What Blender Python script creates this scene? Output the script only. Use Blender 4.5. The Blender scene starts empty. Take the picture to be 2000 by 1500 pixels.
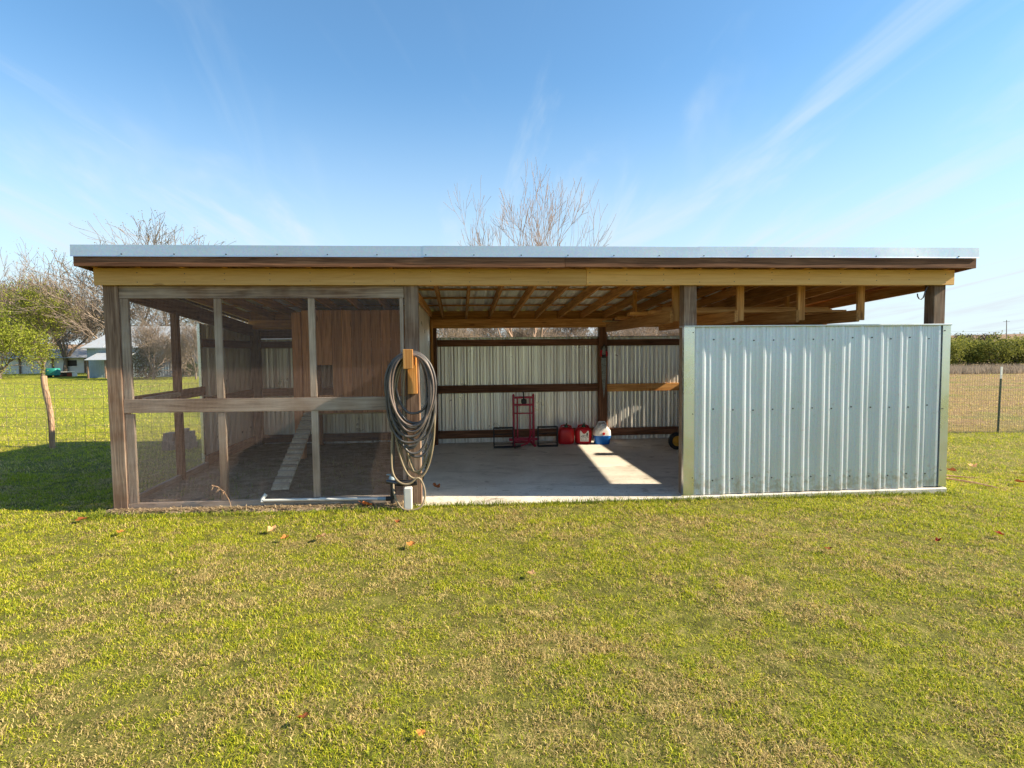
import bpy, bmesh, math, random
import numpy as np
from mathutils import Vector, Matrix

SC = bpy.context.scene
COL = SC.collection
R = math.radians
rng = np.random.default_rng(11)
random.seed(4)

# ------------------------------------------------------------------ camera
F_PX = 1117.48                      # focal length in pixels of the 2000 px wide photograph
CAM = (3.488, -6.011, 1.688)
YAW, PITCH, ROLL = -0.0906, 0.0552, -0.0106
cd = bpy.data.cameras.new('camera')
cam = bpy.data.objects.new('camera', cd)
COL.objects.link(cam)
cd.sensor_width = 36.0
cd.lens = F_PX / 2000.0 * 36.0
cd.clip_start = 0.05
cd.clip_end = 6000
fw = Vector((-math.sin(YAW) * math.cos(PITCH), math.cos(YAW) * math.cos(PITCH), -math.sin(PITCH)))
rt = Vector((math.cos(YAW), math.sin(YAW), 0))
up = rt.cross(fw)
M3 = Matrix((rt, up, -fw)).transposed()
M3 = M3 @ Matrix.Rotation(ROLL, 3, 'Z')
cam.matrix_world = Matrix.Translation(CAM) @ M3.to_4x4()
SC.camera = cam

# ------------------------------------------------------------------ light
SUN_DIR = Vector((1.62, -0.225, 1.0)).normalized()      # towards the sun
SUN_EL = math.asin(SUN_DIR.z)
SUN_AZ = math.atan2(SUN_DIR.x, SUN_DIR.y)
ld = bpy.data.lights.new('sun', 'SUN')
ld.energy = 4.8
ld.angle = R(0.55)
ld.color = (1.0, 0.85, 0.63)
sun = bpy.data.objects.new('sun', ld)
COL.objects.link(sun)
sun.rotation_euler = (-SUN_DIR).to_track_quat('-Z', 'Y').to_euler()
sun.location = (20, -5, 15)

W = bpy.data.worlds.new('World')
SC.world = W
W.use_nodes = True
nt = W.node_tree
for n in list(nt.nodes):
    nt.nodes.remove(n)
N, L = nt.nodes.new, nt.links.new
out = N('ShaderNodeOutputWorld')
bg = N('ShaderNodeBackground')
bg.inputs[1].default_value = 0.15
sky = N('ShaderNodeTexSky')
sky.sky_type = 'NISHITA'
sky.sun_disc = False
sky.sun_elevation = SUN_EL
sky.sun_rotation = SUN_AZ
sky.altitude = 100
sky.air_density = 1.0
sky.dust_density = 0.3
sky.ozone_density = 2.2
tc = N('ShaderNodeTexCoord')
sep = N('ShaderNodeSeparateXYZ')
L(tc.outputs['Generated'], sep.inputs[0])
zz = N('ShaderNodeMath'); zz.operation = 'ADD'; zz.inputs[1].default_value = 0.16
L(sep.outputs[2], zz.inputs[0])
zm = N('ShaderNodeMath'); zm.operation = 'MAXIMUM'; zm.inputs[1].default_value = 0.05
L(zz.outputs[0], zm.inputs[0])
dv = N('ShaderNodeVectorMath'); dv.operation = 'DIVIDE'
cb = N('ShaderNodeCombineXYZ')
L(zm.outputs[0], cb.inputs[0]); L(zm.outputs[0], cb.inputs[1]); cb.inputs[2].default_value = 1.0
L(tc.outputs['Generated'], dv.inputs[0]); L(cb.outputs[0], dv.inputs[1])


def cloud_layer(rot, scale, lo, hi, seed, dist=1.2):
    mp = N('ShaderNodeMapping')
    mp.inputs['Rotation'].default_value = (0, 0, R(rot))
    mp.inputs['Scale'].default_value = scale
    mp.inputs['Location'].default_value = (seed, seed * 0.7, 0)
    L(dv.outputs[0], mp.inputs[0])
    nz = N('ShaderNodeTexNoise')
    nz.inputs['Scale'].default_value = 1.0
    nz.inputs['Detail'].default_value = 5
    nz.inputs['Roughness'].default_value = 0.58
    nz.inputs['Distortion'].default_value = dist
    L(mp.outputs[0], nz.inputs['Vector'])
    mr = N('ShaderNodeMapRange')
    mr.interpolation_type = 'SMOOTHSTEP'
    mr.inputs['From Min'].default_value = lo
    mr.inputs['From Max'].default_value = hi
    L(nz.outputs[0], mr.inputs['Value'])
    return mr.outputs[0]


c1 = cloud_layer(-6, (2.3, 0.34, 1), 0.47, 0.86, 5.3, 1.1)
c2 = cloud_layer(-22, (1.9, 0.5, 1), 0.50, 0.84, 8.4, 0.6)
ad = N('ShaderNodeMath'); ad.operation = 'MAXIMUM'
L(c1, ad.inputs[0]); L(c2, ad.inputs[1])
# haze veil towards the horizon
hz = N('ShaderNodeMapRange'); hz.interpolation_type = 'SMOOTHSTEP'
hz.inputs['From Min'].default_value = 0.44; hz.inputs['From Max'].default_value = -0.05
hz.inputs['To Min'].default_value = 0.0; hz.inputs['To Max'].default_value = 0.95
L(sep.outputs[2], hz.inputs['Value'])
sc_ = N('ShaderNodeMath'); sc_.operation = 'MULTIPLY'; sc_.inputs[1].default_value = 0.62
L(ad.outputs[0], sc_.inputs[0])
mx0 = N('ShaderNodeMath'); mx0.operation = 'ADD'; mx0.use_clamp = True
L(sc_.outputs[0], mx0.inputs[0]); L(hz.outputs[0], mx0.inputs[1])
tint = N('ShaderNodeMix'); tint.data_type = 'RGBA'; tint.blend_type = 'MULTIPLY'
tint.inputs[0].default_value = 1.0
L(sky.outputs[0], tint.inputs[6]); tint.inputs[7].default_value = (0.45, 0.61, 0.65, 1)
mix = N('ShaderNodeMix'); mix.data_type = 'RGBA'
L(mx0.outputs[0], mix.inputs[0]); L(tint.outputs[2], mix.inputs[6])
mix.inputs[7].default_value = (2.15, 2.45, 2.62, 1)
L(mix.outputs[2], bg.inputs[0])
L(bg.outputs[0], out.inputs[0])

vs = SC.view_settings
vs.view_transform = 'Standard'
vs.look = 'None'
vs.exposure = 1.3
SC.cycles.max_bounces = 6
SC.cycles.diffuse_bounces = 4
SC.cycles.glossy_bounces = 3
SC.cycles.transmission_bounces = 3
SC.cycles.transparent_max_bounces = 4
vs.gamma = 1.0
vs.use_curve_mapping = False


# ------------------------------------------------------------------ helpers: materials
def hexc(h):
    v = [int(h[i:i + 2], 16) / 255 for i in (0, 2, 4)]
    return tuple((c / 12.92 if c < 0.04045 else ((c + 0.055) / 1.055) ** 2.4) for c in v) + (1,)


def newmat(name):
    m = bpy.data.materials.new(name)
    m.use_nodes = True
    t = m.node_tree
    b = t.nodes['Principled BSDF']
    return m, t, b


def coords(t, scale, rnd=True):
    n = t.nodes.new; l = t.links.new
    co = n('ShaderNodeTexCoord')
    oi = n('ShaderNodeObjectInfo')
    mp = n('ShaderNodeMapping')
    mp.inputs['Scale'].default_value = scale
    l(co.outputs['Object'], mp.inputs[0])
    if not rnd:
        return mp.outputs[0]
    mu = n('ShaderNodeMath'); mu.operation = 'MULTIPLY'; mu.inputs[1].default_value = 37.0
    l(oi.outputs['Random'], mu.inputs[0])
    ad = n('ShaderNodeVectorMath'); ad.operation = 'ADD'
    l(mp.outputs[0], ad.inputs[0]); l(mu.outputs[0], ad.inputs[1])
    return ad.outputs[0]


def noise(t, vec, scale, detail=5, rough=0.55, dist=0.0):
    n = t.nodes.new('ShaderNodeTexNoise')
    n.inputs['Scale'].default_value = scale
    n.inputs['Detail'].default_value = min(detail, 3.5)
    n.inputs['Roughness'].default_value = rough
    n.inputs['Distortion'].default_value = dist
    t.links.new(vec, n.inputs['Vector'])
    return n.outputs[0]


def ramp(t, fac, stops):
    n = t.nodes.new('ShaderNodeValToRGB')
    e = n.color_ramp.elements
    while len(e) < len(stops):
        e.new(0.5)
    for i, (p, c) in enumerate(stops):
        e[i].position = p
        e[i].color = c if len(c) == 4 else tuple(c) + (1,)
    t.links.new(fac, n.inputs[0])
    return n.outputs[0]


def mixc(t, fac, a, b, mode='MIX'):
    n = t.nodes.new('ShaderNodeMix')
    n.data_type = 'RGBA'; n.blend_type = mode
    for sock, v in ((n.inputs[0], fac), (n.inputs[6], a), (n.inputs[7], b)):
        if isinstance(v, (int, float)):
            sock.default_value = v
        elif isinstance(v, tuple):
            sock.default_value = v if len(v) == 4 else v + (1,)
        else:
            t.links.new(v, sock)
    return n.outputs[2]


def bump(t, b, h, strength=0.3, dist=0.01):
    n = t.nodes.new('ShaderNodeBump')
    n.inputs['Strength'].default_value = strength
    n.inputs['Distance'].default_value = dist
    t.links.new(h, n.inputs['Height'])
    t.links.new(n.outputs[0], b.inputs['Normal'])


def wood(name, dark, mid, light, axis, rough=0.75, grey=None, gfac=0.0, bstr=0.35):
    m, t, b = newmat(name + '_' + axis)
    s = [38, 38, 38]
    s['xyz'.index(axis)] = 1.6
    v = coords(t, s)
    n1 = noise(t, v, 1.0, 7, 0.62, 1.1)
    c = ramp(t, n1, [(0.28, dark), (0.5, mid), (0.74, light)])
    s2 = [9, 9, 9]; s2['xyz'.index(axis)] = 0.9
    n2 = noise(t, coords(t, s2), 1.0, 4, 0.6, 2.2)
    c = mixc(t, ramp(t, n2, [(0.35, (0, 0, 0)), (0.75, (1, 1, 1))]), c, mixc(t, 0.55, c, dark), 'MIX')
    # knots
    s3 = [7, 7, 7]; s3['xyz'.index(axis)] = 2.0
    vo = t.nodes.new('ShaderNodeTexVoronoi'); vo.inputs['Scale'].default_value = 1.0
    t.links.new(coords(t, s3), vo.inputs['Vector'])
    kn = ramp(t, vo.outputs[0], [(0.07, (1, 1, 1)), (0.13, (0, 0, 0))])
    c = mixc(t, kn, c, mixc(t, 0.6, c, (dark[0] * .4, dark[1] * .35, dark[2] * .35)))
    if grey:
        n3 = noise(t, coords(t, (2.2, 2.2, 2.2)), 1.0, 4, 0.6)
        c = mixc(t, ramp(t, n3, [(0.5 - gfac * 0.4, (0, 0, 0)), (0.85 - gfac * 0.4, (1, 1, 1))]), c,
                 ramp(t, n1, [(0.3, tuple(g * .55 for g in grey)), (0.7, grey)]))
    oi = t.nodes.new('ShaderNodeObjectInfo')
    hv = t.nodes.new('ShaderNodeHueSaturation')
    mr = t.nodes.new('ShaderNodeMapRange')
    mr.inputs['To Min'].default_value = 0.78; mr.inputs['To Max'].default_value = 1.2
    t.links.new(oi.outputs['Random'], mr.inputs['Value'])
    t.links.new(mr.outputs[0], hv.inputs['Value'])
    t.links.new(c, hv.inputs['Color'])
    t.links.new(hv.outputs[0], b.inputs['Base Color'])
    b.inputs['Roughness'].default_value = rough
    b.inputs['Specular IOR Level'].default_value = 0.25
    bump(t, b, n1, bstr, 0.006)
    return m


WM = {}
for ax in 'xyz':
    WM['old' + ax] = wood('weathered_timber', (0.075, 0.042, 0.028), (0.22, 0.135, 0.09), (0.40, 0.275, 0.195), ax,
                          grey=(0.43, 0.345, 0.275), gfac=0.2)
    WM['dark' + ax] = wood('dark_treated_timber', (0.075, 0.032, 0.016), (0.19, 0.086, 0.045), (0.33, 0.165, 0.09), ax)
    WM['in' + ax] = wood('pine_timber', (0.27, 0.105, 0.026), (0.54, 0.25, 0.07), (0.70, 0.39, 0.13), ax, rough=0.65)
    WM['grey' + ax] = wood('silvered_timber', (0.13, 0.08, 0.052), (0.32, 0.225, 0.155), (0.52, 0.40, 0.29), ax,
                           grey=(0.58, 0.49, 0.40), gfac=0.4)
    WM['hen' + ax] = wood('coop_board', (0.27, 0.10, 0.04), (0.54, 0.235, 0.11), (0.70, 0.37, 0.19), ax, rough=0.7)
    WM['new' + ax] = wood('fresh_cut_timber', (0.42, 0.16, 0.04), (0.66, 0.32, 0.095), (0.78, 0.47, 0.18), ax, rough=0.6)
    WM['pale' + ax] = wood('pale_ramp_board', (0.34, 0.26, 0.17), (0.58, 0.48, 0.34), (0.72, 0.63, 0.48), ax, rough=0.8)
    WM['ply' + ax] = wood('plywood_edge', (0.25, 0.16, 0.07), (0.5, 0.36, 0.17), (0.62, 0.48, 0.27), ax, rough=0.7)


def plain(name, col, rough=0.5, metal=0.0, var=0.12, scale=14, bstr=0.0, spec=0.4):
    m, t, b = newmat(name)
    v = coords(t, (1, 1, 1))
    n1 = noise(t, v, scale, 5, 0.6)
    c = ramp(t, n1, [(0.25, tuple(x * (1 - var) for x in col[:3])), (0.75, tuple(min(1, x * (1 + var)) for x in col[:3]))])
    t.links.new(c, b.inputs['Base Color'])
    b.inputs['Roughness'].default_value = rough
    b.inputs['Metallic'].default_value = metal
    b.inputs['Specular IOR Level'].default_value = spec
    if bstr:
        bump(t, b, n1, bstr, 0.01)
    return m


def galv(name, col, r0, r1, metal=1.0, dirt=(0.4, 0.36, 0.28), dfac=0.25, streak='z', mud=False):
    m, t, b = newmat(name)
    v = coords(t, (1, 1, 1))
    sp = t.nodes.new('ShaderNodeTexVoronoi'); sp.inputs['Scale'].default_value = 70
    t.links.new(v, sp.inputs['Vector'])
    n2 = noise(t, v, 2.2, 6, 0.62, 0.6)
    s = [9, 9, 9]; s['xyz'.index(streak)] = 0.5
    n3 = noise(t, coords(t, s), 1.0, 6, 0.65)
    c = mixc(t, 0.10, col, sp.outputs[1], 'OVERLAY')
    c = mixc(t, ramp(t, n3, [(0.45, (0, 0, 0)), (0.85, (dfac, dfac, dfac))]), c, dirt)
    if mud:      # rain-splashed dirt along the foot of the wall
        co_ = t.nodes.new('ShaderNodeTexCoord'); sp_ = t.nodes.new('ShaderNodeSeparateXYZ')
        t.links.new(co_.outputs['Object'], sp_.inputs[0])
        mr_ = t.nodes.new('ShaderNodeMapRange')
        mr_.inputs['From Min'].default_value = 0.42; mr_.inputs['From Max'].default_value = 0.08
        mr_.inputs['To Max'].default_value = 0.30
        t.links.new(sp_.outputs[2], mr_.inputs['Value'])
        ad_ = t.nodes.new('ShaderNodeMath'); ad_.operation = 'ADD'
        t.links.new(noise(t, v, 14, 3, 0.7), ad_.inputs[0]); t.links.new(mr_.outputs[0], ad_.inputs[1])
        c = mixc(t, ramp(t, ad_.outputs[0], [(0.62, (0, 0, 0)), (0.85, (0.55,) * 3)]), c, (0.36, 0.30, 0.20))
    t.links.new(c, b.inputs['Base Color'])
    t.links.new(ramp(t, n2, [(0.3, (r0,) * 3), (0.7, (r1,) * 3)]), b.inputs['Roughness'])
    b.inputs['Metallic'].default_value = metal
    bump(t, b, noise(t, v, 1.1, 2, 0.4), 0.05, 0.02)
    return m


GALV = galv('galvanised_sheet', (0.60, 0.675, 0.765, 1), 0.30, 0.38, 0.45, dfac=0.16, mud=True)
GALV_IN = galv('galvanised_sheet_inside', (0.90, 0.88, 0.82, 1), 0.26, 0.40, 0.6, dirt=(0.42, 0.38, 0.28), dfac=0.35)
GALV_TRIM = galv('galvanised_trim', (0.74, 0.78, 0.78, 1), 0.22, 0.36, 1.0)
GALV_X = galv('galvanised_flashing', (0.58, 0.63, 0.67, 1), 0.3, 0.42, 0.85, streak='x')
GALV_ROOF = galv('galvanised_roof_sheet', (0.86, 0.85, 0.78, 1), 0.4, 0.55, 0.3, streak='y')
TAN = wood('tan_stained_board', (0.64, 0.36, 0.125), (0.78, 0.47, 0.18), (0.82, 0.53, 0.23), 'x', rough=0.6, bstr=0.12)
WIRE = plain('galvanised_wire', (0.50, 0.37, 0.34), 0.55, metal=0.4, spec=0.3)
WIRE_DK = plain('rusty_fence_wire', (0.22, 0.19, 0.16), 0.6, metal=0.3)
STEEL = plain('dark_steel', (0.10, 0.10, 0.11), 0.45, metal=0.8)
BLACK = plain('black_plastic', (0.018, 0.018, 0.019), 0.5)
RUBBER = plain('black_rubber', (0.02, 0.02, 0.021), 0.8, bstr=0.2, scale=60)
HOSE_DK = plain('charcoal_hose_rubber', (0.085, 0.08, 0.08), 0.42, var=0.35, scale=9)
HOSE_PK = plain('faded_grey_hose_rubber', (0.15, 0.115, 0.10), 0.5, var=0.4, scale=7)
HOSE_TN = plain('tan_hose_rubber', (0.24, 0.19, 0.12), 0.5, var=0.3, scale=9)
PVC = plain('white_pvc', (0.60, 0.60, 0.57), 0.35, var=0.05)
BLUE_P = plain('blue_primer_pvc', (0.26, 0.34, 0.40), 0.4)
RED_F = plain('crimson_frame_paint', (0.40, 0.018, 0.05), 0.4, var=0.25, scale=20)
RED_C = plain('red_can_plastic', (0.50, 0.012, 0.018), 0.38, var=0.12, scale=8)
GREEN_C = plain('dark_green_cap', (0.02, 0.06, 0.03), 0.5)
LABEL_W = plain('white_label', (0.75, 0.74, 0.70), 0.5, var=0.04)
LABEL_D = plain('label_print', (0.06, 0.09, 0.10), 0.5)
WHITE_P = plain('white_plastic', (0.80, 0.79, 0.75), 0.35, var=0.04)
BLUE_C = plain('blue_cooler_plastic', (0.015, 0.16, 0.58), 0.35, var=0.08)
RED_B = plain('red_button', (0.6, 0.01, 0.01), 0.35)
HUB_Y = plain('orange_yellow_hub', (0.62, 0.30, 0.03), 0.45)
BLADE = plain('mottled_blade', (0.28, 0.30, 0.27), 0.5, metal=0.4, var=0.6, scale=45)
BARK = plain('grey_bark', (0.19, 0.15, 0.115), 0.9, var=0.35, scale=9, bstr=0.5)
BARK_R = plain('reddish_twig_bark', (0.30, 0.205, 0.15), 0.85, var=0.3, scale=6)
BARK_P = plain('pale_twig_bark', (0.24, 0.19, 0.155), 0.9, var=0.3, scale=4)
CEDAR = wood('cedar_post', (0.16, 0.09, 0.05), (0.42, 0.26, 0.16), (0.62, 0.45, 0.31), 'z')
CEMENT_B = plain('weathered_block', (0.20, 0.16, 0.12), 0.95, var=0.4, scale=12, bstr=0.6)
PAINT_BG = plain('blue_grey_siding', (0.30, 0.36, 0.41), 0.7, var=0.15, scale=2)
PAINT_WH = plain('white_siding', (0.72, 0.69, 0.64), 0.7, var=0.12, scale=1.2)
TIN = galv('old_tin_roof', (0.46, 0.50, 0.54, 1), 0.5, 0.7, 0.3, dirt=(0.42, 0.33, 0.25), dfac=0.7, streak='y')
DARKIN = plain('shaded_plank', (0.05, 0.042, 0.035), 0.8)
TEAL = plain('teal_plastic', (0.03, 0.26, 0.22), 0.45)
RUSTRED = plain('rust_red_paint', (0.28, 0.05, 0.03), 0.6)
TP_GREEN = plain('dark_green_post_paint', (0.025, 0.05, 0.035), 0.5)
POLE = plain('utility_pole_wood', (0.20, 0.17, 0.14), 0.9)


def attrmat(name, rough=0.75, transl=0.3, spec=0.15):
    m, t, b = newmat(name)
    a = t.nodes.new('ShaderNodeAttribute'); a.attribute_name = 'Col'
    t.links.new(a.outputs['Color'], b.inputs['Base Color'])
    b.inputs['Roughness'].default_value = rough
    b.inputs['Specular IOR Level'].default_value = spec
    tr = t.nodes.new('ShaderNodeBsdfTranslucent')
    t.links.new(a.outputs['Color'], tr.inputs[0])
    ms = t.nodes.new('ShaderNodeMixShader'); ms.inputs[0].default_value = transl
    t.links.new(b.outputs[0], ms.inputs[1]); t.links.new(tr.outputs[0], ms.inputs[2])
    o = [n for n in t.nodes if n.type == 'OUTPUT_MATERIAL'][0]
    t.links.new(ms.outputs[0], o.inputs[0])
    return m


GRASS = attrmat('grass_blade', 0.6, 0.35, 0.25)
LEAFM = attrmat('foliage_leaf', 0.7, 0.4)
DRYLEAF = attrmat('dry_leaf', 0.7, 0.2)


# ------------------------------------------------------------------ helpers: meshes and objects
class MB:
    def __init__(s):
        s.v = []; s.f = []

    def add(s, vs, fs):
        o = len(s.v)
        s.v += [tuple(p) for p in vs]
        s.f += [tuple(i + o for i in f) for f in fs]
        return s

    def box(s, x0, x1, y0, y1, z0, z1, bev=0.003):
        """box with chamfered edges"""
        b = min(bev, (x1 - x0) * .3, (y1 - y0) * .3, (z1 - z0) * .3)
        c = Vector(((x0 + x1) / 2, (y0 + y1) / 2, (z0 + z1) / 2))
        h = Vector(((x1 - x0) / 2, (y1 - y0) / 2, (z1 - z0) / 2))
        return s.obox(c, Vector((h.x, 0, 0)), Vector((0, h.y, 0)), Vector((0, 0, h.z)), b)

    def obox(s, c, a, b, d, bev=0.003):
        c, a, b, d = Vector(c), Vector(a), Vector(b), Vector(d)
        if a.cross(b).dot(d) < 0:
            d = -d
        la, lb, lc = a.length, b.length, d.length
        ua, ub, uc = a / la, b / lb, d / lc
        e = min(bev, la * .5, lb * .5, lc * .5)
        vs = []; idx = {}
        for sx in (-1, 1):
            for sy in (-1, 1):
                for sz in (-1, 1):
                    for k in range(3):
                        ex, ey, ez = [e if j != k else 0 for j in range(3)]
                        idx[(sx, sy, sz, k)] = len(vs)
                        vs.append(c + ua * sx * (la - ex) + ub * sy * (lb - ey) + uc * sz * (lc - ez))
        fs = []
        q = [(-1, -1), (1, -1), (1, 1), (-1, 1)]
        for sx in (-1, 1):
            f = [idx[(sx, p, r, 0)] for p, r in q]
            fs.append(f if sx > 0 else f[::-1])
            f = [idx[(r, sx, p, 1)] for p, r in q]
            fs.append(f if sx > 0 else f[::-1])
            f = [idx[(p, r, sx, 2)] for p, r in q]
            fs.append(f if sx > 0 else f[::-1])
        for i in (-1, 1):
            for j in (-1, 1):
                sgn = i * j
                f = [idx[(-1, i, j, 1)], idx[(1, i, j, 1)], idx[(1, i, j, 2)], idx[(-1, i, j, 2)]]
                fs.append(f if sgn > 0 else f[::-1])
                f = [idx[(i, -1, j, 2)], idx[(i, 1, j, 2)], idx[(i, 1, j, 0)], idx[(i, -1, j, 0)]]
                fs.append(f if sgn > 0 else f[::-1])
                f = [idx[(i, j, -1, 0)], idx[(i, j, 1, 0)], idx[(i, j, 1, 1)], idx[(i, j, -1, 1)]]
                fs.append(f if sgn > 0 else f[::-1])
        for sx in (-1, 1):
            for sy in (-1, 1):
                for sz in (-1, 1):
                    f = [idx[(sx, sy, sz, k)] for k in range(3)]
                    fs.append(f if sx * sy * sz > 0 else f[::-1])
        return s.add(vs, fs)

    def bar(s, p, q, w, h, upv=(0, 0, 1), bev=0.003):
        """rectangular bar from p to q; w across, h along upv"""
        p, q = Vector(p), Vector(q)
        d = q - p
        u = Vector(upv)
        side = d.cross(u)
        if side.length < 1e-6:
            side = d.cross(Vector((0, 1, 0)))
        side.normalize()
        u = side.cross(d).normalized()
        return s.obox((p + q) / 2, d / 2, side * w / 2, u * h / 2, bev)

    def tube(s, pts, r, n=10, closed=False, cap=True):
        P = [Vector(p) for p in pts]
        m = len(P)
        rr = r if isinstance(r, (list, tuple)) else [r] * m
        T = []
        for i in range(m):
            a = P[(i - 1) % m] if (closed or i > 0) else P[i]
            b = P[(i + 1) % m] if (closed or i < m - 1) else P[i]
            T.append((b - a).normalized())
        nrm = T[0].orthogonal().normalized()
        vs = []; fs = []
        for i in range(m):
            nrm = (nrm - T[i] * nrm.dot(T[i])).normalized()
            bn = T[i].cross(nrm)
            for k in range(n):
                a = 2 * math.pi * k / n
                vs.append(P[i] + (nrm * math.cos(a) + bn * math.sin(a)) * rr[i])
        for i in range(m if closed else m - 1):
            j = (i + 1) % m
            for k in range(n):
                k2 = (k + 1) % n
                fs.append((i * n + k, i * n + k2, j * n + k2, j * n + k))
        if cap and not closed:
            fs.append(tuple(range(n))[::-1])
            fs.append(tuple((m - 1) * n + k for k in range(n)))
        return s.add(vs, fs)

    def loft(s, rings, cap=True):
        n = len(rings[0]); vs = [p for r in rings for p in r]; fs = []
        for i in range(len(rings) - 1):
            for k in range(n):
                k2 = (k + 1) % n
                fs.append((i * n + k, i * n + k2, (i + 1) * n + k2, (i + 1) * n + k))
        if cap:
            fs.append(tuple(range(n))[::-1])
            fs.append(tuple((len(rings) - 1) * n + k for k in range(n)))
        return s.add(vs, fs)

    def prism(s, poly, o, u, v, d):
        """closed polygon poly (2d) in plane o+u,v extruded by d"""
        o, u, v, d = Vector(o), Vector(u), Vector(v), Vector(d)
        n = len(poly)
        vs = [o + u * a + v * b for a, b in poly] + [o + u * a + v * b + d for a, b in poly]
        fs = [tuple(range(n))[::-1], tuple(range(n, 2 * n))]
        for k in range(n):
            k2 = (k + 1) % n
            fs.append((k, k2, n + k2, n + k))
        return s.add(vs, fs)

    def build(s, name, mat, parent=None, smooth=False, fix=False):
        o = (parent_loc(parent)) if parent else Vector((0, 0, 0))
        me = bpy.data.meshes.new(name)
        me.from_pydata([(p[0] - o.x, p[1] - o.y, p[2] - o.z) for p in s.v], [], s.f)
        if fix:
            bm = bmesh.new(); bm.from_mesh(me)
            bmesh.ops.recalc_face_normals(bm, faces=bm.faces)
            bm.to_mesh(me); bm.free()
        me.materials.append(mat)
        if smooth:
            me.polygons.foreach_set('use_smooth', [True] * len(me.polygons))
            try:
                me.set_sharp_from_angle(angle=R(50))
            except Exception:
                pass
        ob = bpy.data.objects.new(name, me)
        COL.objects.link(ob)
        if parent:
            ob.parent = parent
        return ob


def parent_loc(p):
    v = p.location.copy()
    if p.parent:
        v = v + parent_loc(p.parent)
    return v


def tag(o, label=None, cat=None, group=None, kind=None):
    if label: o['label'] = label
    if cat: o['category'] = cat
    if group: o['group'] = group
    if kind: o['kind'] = kind
    return o


def thing(name, loc, label, cat, group=None):
    o = bpy.data.objects.new(name, None)
    o.empty_display_size = 0.2
    o.location = loc
    COL.objects.link(o)
    return tag(o, label, cat, group)


def copy_thing(root, loc, rotz, scale, label, group=None):
    r = root.copy(); COL.objects.link(r)
    r.location = loc; r.rotation_euler = (0, 0, rotz); r.scale = scale
    tag(r, label, None, group)
    for ch in list(root.children):
        c = ch.copy(); COL.objects.link(c); c.parent = r
    return r


def npmesh(name, verts, tris, mat, cols=None, parent=None, smooth=False):
    """fast triangle mesh from numpy arrays; cols per vertex"""
    me = bpy.data.meshes.new(name)
    nv, nf = len(verts), len(tris)
    k = tris.shape[1]
    me.vertices.add(nv)
    me.vertices.foreach_set('co', np.asarray(verts, np.float32).ravel())
    me.loops.add(nf * k)
    me.loops.foreach_set('vertex_index', np.asarray(tris, np.int32).ravel())
    me.polygons.add(nf)
    me.polygons.foreach_set('loop_start', np.arange(0, nf * k, k, dtype=np.int32))
    me.polygons.foreach_set('loop_total', np.full(nf, k, np.int32))
    if cols is not None:
        ca = me.color_attributes.new('Col', 'FLOAT_COLOR', 'POINT')
        c4 = np.ones((nv, 4), np.float32); c4[:, :3] = cols
        ca.data.foreach_set('color', c4.ravel())
    if smooth:
        me.polygons.foreach_set('use_smooth', np.ones(nf, bool))
    me.update(calc_edges=True)
    me.validate()
    me.materials.append(mat)
    ob = bpy.data.objects.new(name, me)
    COL.objects.link(ob)
    if parent:
        ob.parent = parent
    return ob


def ray_at(u, v, t):
    a, b = (u - 1000) / F_PX, (v - 750) / F_PX
    a, b = a * math.cos(-ROLL) - b * math.sin(-ROLL), a * math.sin(-ROLL) + b * math.cos(-ROLL)
    return Vector(CAM) + (rt * a - up * b + fw) * t


def gz(x, y):
    """height of the ground"""
    x = np.asarray(x, float); y = np.asarray(y, float)
    r = np.hypot(x - 4, y)
    base = 0.13 - 0.0105 * np.clip(x, -4, 10)
    near = np.clip((40 - r) / 30, 0, 1)
    hill = np.clip((r - 260) / 640, 0, 1)
    hill = hill * hill * (3 - 2 * hill) * 17
    bump_ = 0.012 * np.sin(x * 1.7 + 0.6 * y) * np.sin(y * 1.3 - 0.5 * x) + 0.008 * np.sin(x * 3.9 + y * 2.7)
    shed = (x > -0.3) & (x < 9.2) & (y > -0.25) & (y < 4.4)
    return base * near + hill + np.where(shed, 0, bump_ * near)


def vnoise(x, y, scale, seed):
    g = np.random.default_rng(seed).random((64, 64))
    X, Y = x * scale + 1000, y * scale + 1000
    xi, yi = np.floor(X).astype(int), np.floor(Y).astype(int)
    fx, fy = X - xi, Y - yi
    fx = fx * fx * (3 - 2 * fx); fy = fy * fy * (3 - 2 * fy)
    a = g[xi % 64, yi % 64]; b = g[(xi + 1) % 64, yi % 64]
    c = g[xi % 64, (yi + 1) % 64]; d = g[(xi + 1) % 64, (yi + 1) % 64]
    return (a * (1 - fx) + b * fx) * (1 - fy) + (c * (1 - fx) + d * fx) * fy


def fbm(x, y, scale, seed):
    return (vnoise(x, y, scale, seed) * .5 + vnoise(x, y, scale * 2.1, seed + 1) * .3 + vnoise(x, y, scale * 4.3, seed + 2) * .2)


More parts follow.
